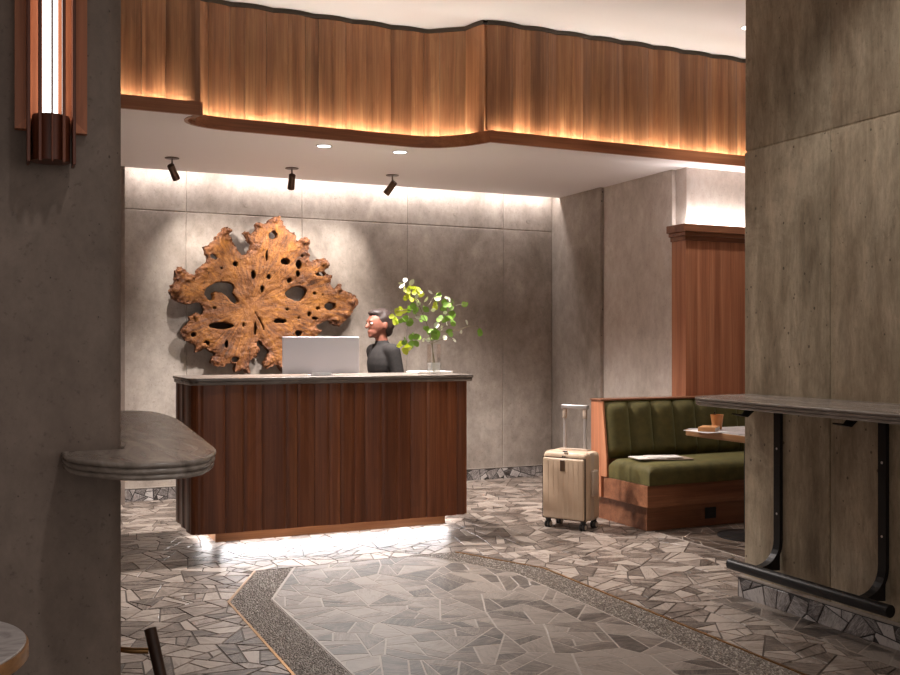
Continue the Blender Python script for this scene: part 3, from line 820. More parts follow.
# foot rail on the right pier
t = empty('foot_rail', (3.48, 3.4, .17), 0, 'black metal foot rail on two curved wall brackets below the right ledge', 'foot rail')
rail = tube('rail', [(-.135, -.444, .03), (-.135, .54, .03)], .027, 'black_metal', t, 20)
for yy in (3.757, 3.12):
    y = yy-3.4; w = .021
    path = [(.007, .83), (.007, .168)]+[(-.118+.125*math.cos(a), .168-.125*math.sin(a)) for a in [PI/2*k/8 for k in range(1, 8)]]+[(-.118, .041)]
    V, F = [], []; m = len(path)
    Of = offset_path(path, .0)
    for j, (x, z) in enumerate(path):
        a = Vector(path[max(j-1,0)]); b = Vector(path[min(j+1,m-1)]); d = (b-a).normalized(); nn = Vector((d.y, -d.x))
        for s in (-.011, .009):
            for yy2 in (-w, w): V.append((x+nn.x*s, y+yy2, z+nn.y*s))
    for j in range(m-1):
        o = j*4; e = o+4; F += [(o, o+1, e+1, e), (o+2, e+2, e+3, o+3), (o, e, e+2, o+2), (o+1, o+3, e+3, e+1)]
    F += [(0, 2, 3, 1), (m*4-4, m*4-3, m*4-1, m*4-2)]
    bm = bmesh.new(); me = bpy.data.meshes.new('t'); me.from_pydata(V, [], F); bm.from_mesh(me)
    bk = from_bm('bracket', bm, 'black_metal', t)
    # stiffening web inside the bend, against the wall
    V = [(.014, y-.006, .168), (.014, y-.006, .02), (-.105, y-.006, .032)]+[(-.118+.126*math.cos(a), y-.006, .168-.126*math.sin(a)) for a in [PI/2*k/8 for k in range(7, 0, -1)]]
    n2 = len(V); V += [(a, y+.006, c) for a, b, c in V]
    F = [tuple(range(n2)), tuple(range(2*n2-1, n2-1, -1))]+[(i, n2+i, n2+(i+1) % n2, (i+1) % n2) for i in range(n2)]
    bm = bmesh.new(); me = bpy.data.meshes.new('t'); me.from_pydata(V, [], F); bm.from_mesh(me); from_bm('gusset', bm, 'black_metal', t)
    for z in (.62, .30):
        sc_ = lathe('screw', [(.006, 0), (.006, .002), (.002, .003)], 'case_metal', bk, 10); sc_.matrix_local = Matrix.Translation((.0, y, z)) @ Matrix.Rotation(-PI/2, 4, 'Y')

# ================================================================== RECEPTION DESK
dk = empty('reception_desk', (2.07, 6.66, 0), 0, 'walnut reception desk with scalloped front boards and a grey marble top', 'reception desk')
X0, X1, Y0, Y1, ZB, ZT = 1.105, 3.035, 6.345, 6.98, .098, 1.045
under(box('light_block_core', X0+.05, X1-.05, Y0+.06, Y1-.03, ZB+.004, ZT, 'wood_dark'), dk)  # unseen dark core added behind the boards to block light
wave_boards([(X0+.05, Y0), (X1-.03, Y0)], ZB, ZT, .118, .014, .36, 'wood_desk', dk, seed=5, thick=.02)
wave_boards([(X0, Y1), (X0, Y0+.05)], ZB, ZT, .118, .012, .2, 'wood_desk', dk, seed=6, thick=.02)
wave_boards([(X1, Y0+.02), (X1, Y1)], ZB, ZT, .118, .012, .2, 'wood_desk', dk, seed=8, thick=.02)
# rounded corner board
V = []; cs = [(X0+.05-.056*math.cos(a), Y0+.05-.056*math.sin(a)) for a in [PI/2*k/6 for k in range(7)]]
bm = bmesh.new(); lo = [bm.verts.new((x, y, ZB)) for x, y in cs]+[bm.verts.new((X0+.05, Y0+.05, ZB))]; f = bm.faces.new(lo)
r = bmesh.ops.extrude_face_region(bm, geom=[f]); bmesh.ops.translate(bm, vec=(0, 0, ZT-ZB), verts=[g for g in r['geom'] if isinstance(g, bmesh.types.BMVert)])
under(from_bm('board', bm, 'wood_desk'), dk)
under(box('plinth', 1.29, 2.945, 6.55, 6.95, 0.0, ZB+.003, 'wood_plinth'), dk)
Pn = round_poly([(1.078, 6.29), (3.055, 6.29), (3.055, 7.01), (1.078, 7.01)], [.07, .02, .02, .07], 6)
E2 = [(.004, 0), (.001, -.0015), (0, -.006), (.0005, -.017), (.004, -.0195), (.012, -.020), (.012, -.0215), (.009, -.024), (.008, -.030), (.009, -.041), (.013, -.0445)]
under(loft('counter_top', Pn, [(i, z+1.09) for i, z in E2], 'marble_counter'), dk)
m_emit('led_cool', (1, .95, .93), W_DESK)
for sx_, a in (((1.32, 2.97), 'f'),):
    V = [(sx_[0], 6.543, .093), (sx_[1], 6.543, .093), (sx_[1], 6.533, .070), (sx_[0], 6.533, .070)]
area_light('desk_led_front', (2.14, 6.525, .088), 1.62, .02, W_DESK, (1, .97, .98), (math.radians(-70), 0, 0))
area_light('desk_led_left', (1.262, 6.75, .088), .02, .38, W_DESK*.14, (1, .96, .95), (0, math.radians(-38)*-1, 0))
area_light('desk_led_right', (3.005, 6.75, .088), .015, .38, W_DESK*.12, (1, .96, .95), (0, math.radians(-38), 0))

# things on the desk
t = empty('computer_screen', (2.07, 6.62, 1.09), math.radians(-4), 'white flat computer screen seen from behind on the reception desk', 'computer')
a_ = on_y(284, 377, 6.55); b_ = on_y(358, 337, 6.55); t.location = ((a_.x+b_.x)/2, 6.56, 1.0905); hw = (b_.x-a_.x)/2+.005; top = b_.z-1.09
box('screen_shell', -hw, hw, -.008, .006, .012, top, 'screen_back', t, .005, 3)
box('stand', -.075, .075, .0065, .012, .006, top*.6, 'screen_back', t, .002, 1)
box('foot', -.075, .075, -.06, .09, 0, .0055, 'screen_foot', t, .002, 1)
box('foot_edge', -.068, .068, -.0125, -.0085, .006, .022, 'screen_foot', t, .001, 1)

a_ = on_y(413, 374, 6.72); b_ = on_y(471, 374, 6.72)
t = box('white_tray', a_.x, 3.04, 6.62, 6.86, 1.0905, 1.107, 'tray_white', None, .004, 2)
tag(t, 'thin white tray lying on the counter behind the glass vase', 'tray')

VX, VY = 2.80, 6.42
t = empty('glass_vase', (VX, VY, 1.0905), 0, 'clear glass vase with a little water on the reception desk', 'vase')
w = .04; h_ = .215
def sq(wd, r=.008): return round_poly([(-wd, -wd), (wd, -wd), (wd, wd), (-wd, wd)], r, 3)
Vv = []; Fv = []
rings = [(w, 0), (w, h_), (w-.004, h_), (w-.004, .014)]
ol = sq(1.0, .2); n2 = len(ol)
for s, z in rings: Vv += [(x*s, y*s, z) for x, y in ol]
for i in range(3):
    for k in range(n2): Fv.append((i*n2+k, i*n2+(k+1) % n2, (i+1)*n2+(k+1) % n2, (i+1)*n2+k))
Fv += [tuple(range(n2-1, -1, -1)), tuple(range(3*n2, 4*n2))]
mo('glass_body', Vv, Fv, 'glass', t)
loft('water', sq(w-.0045, .006), [(0, .085), (0, .0145)], 'water', t, False)

br_ = empty('leafy_branch', (VX, VY, 1.107), 0, 'cut branch with lime and pale round leaves standing in the glass vase', 'plant')
O = Vector((VX, VY, 1.107))
def zp(zx, zy, dy=0.0): return on_y(380+zx/6.14, 270+zy/6.14, VY+dy)-O
stems = [[(333, 628, 0), (335, 560, 0), (318, 455, .0), (300, 380, -.02), (285, 320, -.03), (262, 270, -.03), (230, 190, -.02), (190, 130, 0), (150, 75, .02)],
         [(330, 628, .01), (325, 520, .01), (322, 450, .02), (345, 380, .03), (385, 300, .05), (410, 240, .05), (440, 190, .06)],
         [(262, 270, -.03), (300, 215, .02), (330, 165, .03), (355, 150, .04), (308, 130, .05)],
         [(285, 320, -.03), (235, 296, -.05), (170, 295, -.06), (110, 300, -.07), (70, 285, -.07)],
         [(318, 455, 0), (280, 425, -.04), (230, 420, -.08), (190, 435, -.1), (150, 460, -.11), (118, 462, -.11)],
         [(345, 380, .03), (400, 345, 0), (460, 340, -.02)], [(322, 450, .02), (380, 425, .02), (430, 415, .03), (465, 438, .03)],
         [(425, 380, .05), (480, 370, .07), (540, 345, .08), (600, 345, .1), (612, 370, .1)], [(345, 380, .03), (425, 380, .05)],
         [(410, 240, .05), (470, 215, .02), (520, 210, 0)], [(210, 255, -.04), (235, 296, -.05)], [(105, 250, -.05), (175, 248, -.04), (210, 255, -.04), (262, 270, -.03)]]
for s in stems:
    m = len(s); tube('stem', [zp(*q) for q in s], [.0032*(1-.65*i/(m-1)) if len(s) > 6 else .0022*(1-.6*i/(m-1)) for i in range(m)], 'stem', br_, 6)
def leaf_mesh(name, mat):
    V = [(0, 0, 0)]; F = []
    rows = [(.12, .30), (.35, .52), (.62, .50), (.85, .30), (1.0, 0)]
    V = [(0, -.5, 0)]
    for tt, hw in rows[:-1]: V += [(-hw*.82, tt-.5, .10*hw), (0, tt-.5, -.02), (hw*.82, tt-.5, .10*hw)]
    V.append((0, .5, 0)); e = len(V)-1
    F = [(0, 2, 1), (0, 3, 2)]
    for i in range(len(rows)-2):
        a = 1+3*i; F += [(a, a+1, a+4, a+3), (a+1, a+2, a+5, a+4)]
    a = 1+3*(len(rows)-2); F += [(a, a+1, e), (a+1, a+2, e)]
    me = bpy.data.meshes.new(name); me.from_pydata(V, [], F); me.update(); me.materials.append(M[mat])
    for pl in me.polygons: pl.use_smooth = True
    return me
LM = {'y': leaf_mesh('leaf_y', 'leaf_lime'), 'g': leaf_mesh('leaf_g', 'leaf_green'), 'w': leaf_mesh('leaf_w', 'leaf_pale')}
leaves = {'y': [(172,112),(225,130),(205,108),(250,150),(165,160),(190,180),(220,165),(72,285),(98,300),(98,322),(105,250),(143,252),(120,460),(170,470),(148,490),(240,138),(212,145),(335,212),(118,268),(175,152)],
 'g': [(175,248),(213,255),(205,222),(190,315),(282,242),(348,206),(350,178),(358,155),(385,235),(405,215),(445,190),(437,232),(445,280),(360,305),(395,310),(448,332),(272,297),(285,360),(340,370),(345,412),(330,385),(425,375),(150,445),(190,412),(222,410),(222,452),(195,450),(145,305),(130,312),(295,375),(275,235),(395,200),(352,395),(518,210),(612,375),(440,262),(325,420)],
 'w': [(128,82),(153,62),(148,115),(195,75),(233,292),(283,180),(424,180),(532,322),(498,380),(398,415),(290,432),(268,430),(408,328),(342,338),(378,355),(455,430),(400,262),(230,190),(165,295),(310,425),(308,136),(326,245),(350,345),(225,160)]}
lr = random.Random(5)
for k, pts in leaves.items():
    for zx, zy in pts:
        for rep in range(2 if lr.random() < (.85 if k != 'w' else .15) else 1):
            o = bpy.data.objects.new('leaf', LM[k]); C.objects.link(o); o.parent = br_
            o.location = zp(zx+(lr.uniform(-18, 18) if rep else 0), zy+(lr.uniform(-18, 18) if rep else 0), lr.uniform(-.09, .09))
            s = lr.uniform(.044, .062)*(1.0 if k != 'w' else .92)
            o.scale = (s*.88, s, s) if k != 'w' else (s*lr.uniform(.4, .85), s, s)
            o.rotation_euler = (PI/2+lr.uniform(-.9, .9), lr.uniform(-.9, .9), lr.uniform(-.8, .8))
            o.rotation_euler.rotate_axis('Z', lr.uniform(0, 6.28))

# ================================================================== ROOT SCULPTURE
AY = 8.44
OUT = [(440,75),(465,60),(485,65),(497,80),(505,100),(520,120),(540,118),(545,135),(550,150),(575,138),(592,145),(598,165),(590,190),(600,210),(595,225),(620,220),(650,220),(668,232),(665,255),(655,270),(665,282),(680,280),(682,295),(675,320),(690,330),(705,312),(718,315),(720,335),(745,345),(765,360),(778,382),(765,405),(745,435),(720,465),(700,475),(680,468),(660,455),(635,468),(615,478),(640,490),(632,508),(610,520),(575,545),(560,580),(545,610),(520,640),(497,650),(485,640),(470,620),(450,625),(435,635),(422,615),(432,590),(440,570),(425,555),(412,545),(407,528),(401,540),(408,565),(398,590),(380,600),(370,615),(375,640),(372,657),(360,650),(350,630),(335,640),(318,648),(308,635),(318,618),(305,612),(290,618),(265,630),(240,625),(222,615),(225,595),(238,580),(225,570),(200,560),(175,575),(162,568),(165,550),(140,535),(118,515),(112,492),(125,470),(140,455),(150,430),(170,420),(188,425),(192,400),(180,388),(160,392),(135,397),(105,385),(80,372),(68,345),(75,320),(90,300),(88,275),(98,258),(115,250),(135,265),(155,280),(170,275),(180,255),(200,235),(212,222),(205,205),(192,180),(200,170),(225,160),(240,140),(262,120),(268,105),(290,100),(308,112),(300,130),(310,155),(325,175),(335,195),(345,205),(355,205),(368,185),(372,165),(355,145),(345,125),(355,115),(375,125),(390,110),(388,90),(405,80),(425,88)]
THRU = [[(200,345),(215,328),(240,312),(265,308),(300,312),(315,330),(310,350),(330,375),(325,390),(300,385),(285,365),(262,345),(235,350),(238,370),(225,382),(205,365)],
        [(500,355),(515,335),(545,322),(575,328),(583,350),(570,372),(545,382),(520,370)], [(650,395),(665,385),(690,390),(692,405),(675,415),(655,408)],
        [(302,598),(312,588),(328,590),(330,600),(318,608),(306,606)], [(445,125),(460,118),(473,128),(470,145),(455,150),(442,140)], [(222,205),(238,203),(250,215),(245,226),(230,222)]]
def oval(x0, y0, x1, y1, n=9):
    cx, cy, a, b = (x0+x1)/2, (y0+y1)/2, (x1-x0)/2, (y1-y0)/2
    return [(cx+a*math.cos(2*PI*k/n)*lr.uniform(.85,1.12), cy+b*math.sin(2*PI*k/n)*lr.uniform(.85,1.12)) for k in range(n)]
BLIND = [oval(*q) for q in [(305,230,328,252),(372,264,394,298),(407,318,425,350),(434,276,448,301),(427,186,439,236),(485,222,521,244),(217,458,316,486),(457,443,508,466),(610,269,656,290),(540,228,566,262),(541,264,556,292),(507,292,529,314),(190,524,222,552),(540,488,566,511),(384,453,397,512),(616,400,633,414),(498,405,520,417),(582,418,602,440),(598,438,628,452),(275,525,290,558),(150,495,170,515),(490,540,505,555),(545,437,560,449),(232,400,244,412),(340,458,352,480),(602,345,622,357),(258,252,272,264),(636,352,648,362),(560,205,572,218)]]
def crack(P, w):
    P = [Vector(p) for p in P]; L, R = [], []
    for i, p in enumerate(P):
        d = (P[min(i+1, len(P)-1)]-P[max(i-1, 0)]).normalized(); nn = Vector((-d.y, d.x)); k = w*(1 if 0 < i < len(P)-1 else .3)
        L.append(tuple(p+nn*k)); R.append(tuple(p-nn*k))
    return L+R[::-1]
BLIND += [crack([(372,398),(392,428),(408,452),(420,480),(425,502)], 4), crack([(376,388),(398,374),(410,358)], 3), crack([(440,352),(470,335),(500,316)], 2.6), crack([(95,292),(130,305),(165,330)], 3.2)]
AO = on_y(150+372/3.75, 200+398/3.75, AY)
root_z = bpy.data.objects.new('root_sculpture', None); root_z.location = (AO.x, AY, AO.z-.6); link(root_z)
tag(root_z, 'large leaf-shaped polished teak root slab mounted on the back concrete wall', 'wall sculpture')
def wl(p, jag=0.0):
    q = on_y(150+p[0]/3.75, 200+p[1]/3.75, AY)-AO; return (q.x, q.z)
def densify(P, n=3, jag=.004, seed=2):
    r3 = random.Random(seed); out = []; m = len(P)
    for i in range(m):
        p0, p1, p2, p3 = [Vector(P[(i+k-1) % m]) for k in range(4)]
        for k in range(n):
            t = k/n
            q = .5*((2*p1)+(p2-p0)*t+(2*p0-5*p1+4*p2-p3)*t*t+(3*p1-p0-3*p2+p3)*t**3)
            out.append((q.x+r3.uniform(-jag, jag), q.y+r3.uniform(-jag, jag)))
    return out
import numpy as np
def mask_of(P, X, Z):
    m = np.zeros(X.shape, bool); n = len(P)
    for i in range(n):
        x1, z1 = P[i]; x2, z2 = P[(i+1) % n]
        if z1 == z2: continue
        c = ((z1 > Z) != (z2 > Z)) & (X < (x2-x1)*(Z-z1)/(z2-z1)+x1); m ^= c
    return m
def cell_slab(mask, x0, z0, st, ya, yb):
    V, F, idx = [], [], {}
    def vid(i, j, k):
        if (i, j, k) not in idx: idx[(i, j, k)] = len(V); V.append((x0+i*st, (ya, yb)[k], z0+j*st))
        return idx[(i, j, k)]
    ni, nj = mask.shape
    for i in range(ni):
        for j in range(nj):
            if not mask[i, j]: continue
            F.append((vid(i,j,0), vid(i+1,j,0), vid(i+1,j+1,0), vid(i,j+1,0))); F.append((vid(i,j+1,1), vid(i+1,j+1,1), vid(i+1,j,1), vid(i,j,1)))
            for di, dj, e in ((-1,0,((0,0),(0,1))), (1,0,((1,1),(1,0))), (0,-1,((1,0),(0,0))), (0,1,((0,1),(1,1)))):
                a, b = i+di, j+dj
                if not (0 <= a < ni and 0 <= b < nj and mask[a, b]):
                    (p, q), (r, t_) = e; F.append((vid(i+p,j+q,0), vid(i+p,j+q,1), vid(i+r,j+t_,1), vid(i+r,j+t_,0)) )
    return V, F
def grow(m, n):
    for _ in range(n):
        g = m.copy(); g[1:] |= m[:-1]; g[:-1] |= m[1:]; g[:, 1:] |= m[:, :-1]; g[:, :-1] |= m[:, 1:]; m = g
    return m
outl = densify([wl(p) for p in OUT], 4, .0075)
ST = .0058
gx = np.arange(-1.05, 1.15, ST); gz = np.arange(-.85, .95, ST); GX, GZ = np.meshgrid(gx+ST/2, gz+ST/2, indexing='ij')
m_out = mask_of(outl, GX, GZ); m_thru = np.zeros_like(m_out); m_blind = np.zeros_like(m_out)
for H in THRU: m_thru |= mask_of(densify([wl(p) for p in H], 2, .003), GX, GZ)
for H in BLIND: m_blind |= mask_of([wl(p) for p in H], GX, GZ)
body_m = m_out & ~m_thru & ~m_blind
parts = [cell_slab(body_m, gx[0], gz[0], ST, -.05, .05)]
# knobbly burls at the tips of the lobes
for k, (x, y, r) in enumerate([(290,115,17),(268,130,18),(225,178,20),(110,270,20),(95,340,22),(100,300,15),(135,490,22),(165,435,16),(200,550,14),(240,605,17),(340,630,13),(465,80,18),(405,98,15),(360,125,12),(575,160,18),(645,238,16),(705,335,15),(755,385,18),(730,430,20),(690,450,18),(450,610,16),(490,625,16),(205,255,16),(160,290,14),(580,200,12),(140,300,14),(300,150,12),(320,185,10)]):
    x_, z_ = wl((x, y)); s = r/3.75*8.35/988*lr.uniform(.8, 1.0); parts.append(ellipsoid((x_, lr.uniform(-.03, -.005), z_), (s, .052, s*lr.uniform(.7, 1.1)), 12, 8))
def root_disp(co):
    b = bark_at(co.x, co.z)
    return mnoise.noise(co*9)*.010+mnoise.noise(co*26)*(.003+.009*b)+mnoise.noise(co*62)*(.0015+.007*b)-.012*b*b
rim_d = np.zeros(m_out.shape); rim_m = ~m_out
for k_ in range(14): rim_m = grow(rim_m, 1); rim_d += rim_m
rim_d = rim_d/14.0            # 1 at the outline, 0 well inside
def bark_at(x, z):
    i, j = int((x-gx[0])/ST), int((z-gz[0])/ST); ni, nj = rim_d.shape
    return float(rim_d[min(max(i, 0), ni-1), min(max(j, 0), nj-1)])
sl = union('root_slab', parts, .0068, 2, 'root_wood', None, None, root_disp)
at = sl.data.attributes.new('bark', 'FLOAT', 'POINT'); at.data.foreach_set('value', [bark_at(v.co.x, v.co.z) for v in sl.data.vertices])
sl.location = (0, 0, .6); sl.parent = root_z
# dark sheet whose colour stands in for deep shade in the blind pockets
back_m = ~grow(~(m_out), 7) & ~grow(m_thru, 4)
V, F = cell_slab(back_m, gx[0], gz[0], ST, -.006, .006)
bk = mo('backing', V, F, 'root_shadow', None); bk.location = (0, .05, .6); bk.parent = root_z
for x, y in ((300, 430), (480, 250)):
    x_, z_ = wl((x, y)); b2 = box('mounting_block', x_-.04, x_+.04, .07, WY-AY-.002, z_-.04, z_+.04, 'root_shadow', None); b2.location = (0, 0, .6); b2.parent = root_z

# ================================================================== BANQUETTE AND PARTITION
bq = empty('banquette', (5.2, 5.95, 0), 0, 'olive green velvet banquette with channelled back and wooden base', 'banquette')
BX1 = 6.6
def ub(name, *a, **k): return under(box(name, *a, **k), bq)
ub('plinth', 4.10, BX1, 5.69, 6.30, 0, .172, 'wood_booth')
ub('base_board', 4.065, BX1, 5.635, 6.18, .174, .325, 'wood_booth', bev=.002, seg=1)
ub('back_frame', 4.055, BX1, 6.20, 6.335, .174, .885, 'wood_booth_upright', bev=.002, seg=1)
ub('back_cap', 4.045, BX1, 6.188, 6.338, .887, .898, 'wood_booth', bev=.002, seg=1)
V = [(6.20, .33), (6.20, .885), (6.185, .885), (6.128, .47), (6.125, .33)]; n3 = len(V)
bm = bmesh.new(); f = bm.faces.new([bm.verts.new((4.056, y, z)) for y, z in V]); r = bmesh.ops.extrude_face_region(bm, geom=[f]); bmesh.ops.translate(bm, vec=(.016, 0, 0), verts=[g for g in r['geom'] if isinstance(g, bmesh.types.BMVert)])
under(from_bm('end_panel', bm, 'wood_booth_upright'), bq)
# seat cushion, softly crowned
def cushion(x0, x1, y0, y1, z0, z1, crown, r):
    P = round_poly([(x0, y0), (x1, y0), (x1, y1), (x0, y1)], r, 5)
    cx, cy = (x0+x1)/2, (y0+y1)/2; return P
Pn = cushion(4.075, BX1, 5.625, 6.14, 0, 0, 0, .03)
pr = [(.24, .484), (.18, .482), (.12, .477), (.07, .468), (.035, .456), (.012, .44), (0, .418), (0, .352), (.006, .335), (.02, .328)]
def soft_cushion(x0, x1, y0, y1, z0, z1, r, crown):
    def ax(a, b):
        e = [0, .004, .012, .024, .04, .06, .09]; m = 6
        return [a+k for k in e]+[a+.09+(b-a-.18)*k/m for k in range(1, m)]+[b-k for k in e[::-1]]
    xs, ys = ax(x0, x1), ax(y0, y1); V, F = [], []; nx, ny = len(xs), len(ys)
    f = lambda d: math.sqrt(max(0, 1-(1-min(1, d/r))**2))
    for j, y in enumerate(ys):
        for i, x in enumerate(xs):
            d = min(f(x-x0), f(x1-x))*min(f(y-y0), f(y1-y)); c = math.sin(PI*(y-y0)/(y1-y0))*min(1, (x-x0)/.3)
            V.append((x, y, z1-.055+.055*d+crown*c))
    for j in range(ny-1):
        for i in range(nx-1): o = j*nx+i; F.append((o, o+1, o+nx+1, o+nx))
    rim = [i for i in range(nx)]+[j*nx+nx-1 for j in range(1, ny)]+[(ny-1)*nx+i for i in range(nx-2, -1, -1)]+[j*nx for j in range(ny-2, 0, -1)]
    b0 = len(V)
    for i in rim: V.append((V[i][0], V[i][1], z0))
    m = len(rim)
    for k in range(m): F.append((rim[(k+1) % m], rim[k], b0+k, b0+(k+1) % m))
    F.append(tuple(range(b0+m-1, b0-1, -1)))
    bm = bmesh.new(); me = bpy.data.meshes.new('t'); me.from_pydata(V, [], F); bm.from_mesh(me)
    o = from_bm('seat_cushion', bm, 'velvet', smooth=True); o.data.set_sharp_from_angle(angle=math.radians(75)); return under(o, bq)
soft_cushion(4.07, BX1, 5.62, 6.12, .328, .468, .06, .012)
def channel(x0, x1):
    w = (x1-x0)/2-.0015; xm = (x0+x1)/2; seg = 10; rows = 14; V, F = [], []
    for j in range(rows+1):
        v = j/rows; z = .462+(.884-.462)*v; yb = 6.125+.06*v
        e = min(1, min(v, 1-v)*rows/2.2); bulge = math.sin(e*PI/2)**.8
        for k in range(seg+1):
            u = -1+2*k/seg; d = (1-abs(u)**3.0)
            V.append((xm+u*w, yb-.048*d*bulge+.02*(1-bulge), z))
        V += [(xm+w, 6.192, z), (xm-w, 6.192, z)]
    n = seg+3
    for j in range(rows):
        for k in range(n): F.append((j*n+k, j*n+(k+1) % n, (j+1)*n+(k+1) % n, (j+1)*n+k))
    F += [tuple(range(n-1, -1, -1)), tuple(range(rows*n, rows*n+n))]
    bm = bmesh.new(); me = bpy.data.meshes.new('t'); me.from_pydata(V, [], F); bm.from_mesh(me)
    return under(from_bm('back_channel', bm, 'velvet', smooth=True), bq)
for k in range(12): channel(4.075+k*.205, 4.075+(k+1)*.205)
ou = ub('outlet_plate', 4.60, 4.70, 5.684, 5.6895, .055, .135, 'black_plastic', bev=.002, seg=1)
for z in (.075, .105): ub('socket', 4.63, 4.67, 5.682, 5.6838, z, z+.02, 'rubber')

t = empty('wood_partition', (5.7, 6.43, 0), 0, 'tall wooden partition with stepped cap rising behind the green banquette', 'partition')
def up(name, *a, **k): o = box(name, *a, **k); o.parent = t; o.matrix_parent_inverse = Matrix.Translation(-Vector(t.location)); return o
PXa, PYa, PYb = 4.94, 6.342, 6.52
xx = PXa
k = 0
while xx < 6.6:
    up('board', xx+(.0006 if k else 0), min(6.6, xx+.115)-.0006, PYa, PYb, 0, 2.13, 'wood_booth_upright'); xx += .115; k += 1
for d, z0, z1 in ((.016, 2.13, 2.165), (.034, 2.165, 2.195), (.055, 2.195, 2.255)):
    up('cap_moulding', PXa-d, 6.6, PYa-d, PYb, z0, z1, 'wood_booth', bev=.003, seg=1)
area_light('partition_led', (5.85, 6.47, 2.262), 1.7, .02, W_COLUMN, (1, .93, .9), (math.radians(180-28), 0, 0))

# ---- newspaper on the seat
t = empty('newspaper', (4.33, 5.86, .4805), math.radians(-14), 'folded newspaper and magazine lying on the green banquette seat', 'newspaper')
box('magazine', -.16, .22, -.10, .09, 0, .006, 'paper_brown', t, .002, 1)
o = box('folded_sheet', -.20, .10, -.09, .10, .0065, .013, 'paper', t, .003, 2); o.rotation_euler = (0, 0, .12)
o = box('top_sheet', -.10, .15, -.085, .07, .0135, .018, 'paper', t, .002, 2); o.rotation_euler = (0, 0, -.06)

# ---- table
TX, TY = 4.62, 5.25
t = empty('cafe_table', (TX, TY, 0), 0, 'cafe table with pale marble top, wooden edge and black pedestal by the banquette', 'table')
Pt = round_poly([(4.17, 4.35), (5.25, 4.35), (5.25, 5.37), (4.17, 5.37)], .03, 4); Pt = [(x-TX, y-TY) for x, y in Pt]
loft('table_edge', Pt, [(.0, .737), (0, .70), (.006, .695)], 'wood_table_edge', t)
loft('table_top', Pt, [(.014, .741), (.012, .7405), (.012, .7372)], 'marble_light', t)
lathe('pedestal', [(.034, .018), (.034, .69)], 'black_metal', t, 20)
lathe('pedestal_base', [(.21, 0), (.21, .012), (.20, .018), (.05, .022), (.036, .03)], 'black_metal', t, 36)
lathe('mount_plate', [(.12, .683), (.12, .6945)], 'black_metal', t, 20)
c_ = on_y(717, 427, 5.22)
t = empty('paper_cup', (c_.x, 5.22, .7415), 0, 'small amber cup with a dark spoon on the cafe table', 'cup')
lathe('cup_body', [(.030, 0), (.042, .095), (.043, .098), (.040, .098), (.028, .006), (.002, .005)], 'cup_amber', t, 24)
tube('spoon', [(0, 0, .01), (-.012, 0, .08), (-.022, 0, .118)], .004, 'spoon_dark', t, 8)
c_ = on_y(707, 430, 5.15)
t = empty('tan_book', (c_.x-.01, 5.12, .7415), math.radians(40), 'small tan book lying on a napkin at the corner of the cafe table', 'book')
box('cover', -.075, .085, -.055, .055, .004, .032, 'book_tan', t, .003, 2)
box('pages', -.073, .083, -.0555, .053, .009, .027, 'paper', t, 0)
o = box('white_napkin', c_.x-.12, c_.x+.06, 5.0, 5.24, .7415, .7445, 'linen', None, .001, 1); tag(o, 'white napkin under the tan book on the cafe table', 'napkin')
o = box('place_mat', 4.36, 4.75, 4.50, 4.90, .7415, .7435, 'linen', None, .001, 1); tag(o, 'pale folded place mat on the near end of the cafe table', 'place mat')

# ================================================================== SUITCASE
sa = math.atan2(-.87, .49)        # direction of the front face
t = empty('suitcase', (3.70, 6.045, 0), sa, 'beige hard-shell cabin suitcase with raised handle beside the banquette', 'suitcase')
SW, SD = .178, .115
zb, zt = .062, .548
box('shell_back', -SW, SW, .0, SD, zb, zt, 'case_beige', t, .035, 5)
box('zip_seam', -SW+.003, SW-.003, -.036, .034, zb+.003, zt-.003, 'case_trim', t, .012, 3)
box('shell_front', -SW, SW, -SD+.018, -.003, zb, zt, 'case_beige', t, .035, 5)
fp = box('front_pocket', -SW+.012, SW-.012, -SD, -SD+.03, zb+.014, zt-.045, 'case_beige', t, .014, 4)
box('pocket_seam', -SW+.005, SW-.005, -SD+.010, -SD+.0205, zb+.008, zt-.038, 'case_seam', t, .008, 2)
for k in range(7):
    x = -.12+.04*k; box('groove_rib', x-.003, x+.003, -SD-.0012, -SD+.004, zb+.03, zt-.065, 'case_beige', fp, .001, 1)
box('name_tag', -.022, .016, -SD-.003, -SD+.002, zt-.135, zt-.058, 'case_tag', t, .002, 1)
for dx in (-.012, .006):
    o = box('zip_puller', dx, dx+.008, -SD+.006, -SD+.03, zt-.036, zt-.03, 'rubber', t, .001, 1); o.rotation_euler = (.0, 0, 0)
o = box('zip_puller', -.014, .022, -SD+.02, -SD+.032, zt-.002, zt+.006, 'rubber', t, .002, 1)
for k, (px, py) in enumerate(((-.14, -.075), (.14, -.075), (-.14, .085), (.14, .085))):
    wroot = lathe('wheel_fork', [(.018, .045), (.02, .066), (.015, .07)], 'rubber', t, 14, (px, py, 0))
    for s in (-1, 1):
        wo = lathe('tyre', [(.012, -.008), (.024, -.007), (.0265, -.003), (.0265, .003), (.024, .007), (.012, .008)], 'rubber', wroot, 20)
        wo.matrix_local = Matrix.Translation((s*.012, 0, .0267)) @ Matrix.Rotation(PI/2, 4, 'Y')
        hb = lathe('wheel_hub', [(.016, -.009), (.016, .009)], 'wheel_hub', wroot, 16); hb.matrix_local = Matrix.Translation((s*.0125, 0, .0267)) @ Matrix.Rotation(PI/2, 4, 'Y')
box('handle_cradle', -.115, .115, .03, .085, zt-.003, zt+.010, 'case_trim', t, .004, 2)
hd = box('pull_handle', -.105, .105, .042, .076, .842, .872, 'case_metal', t, .006, 3)
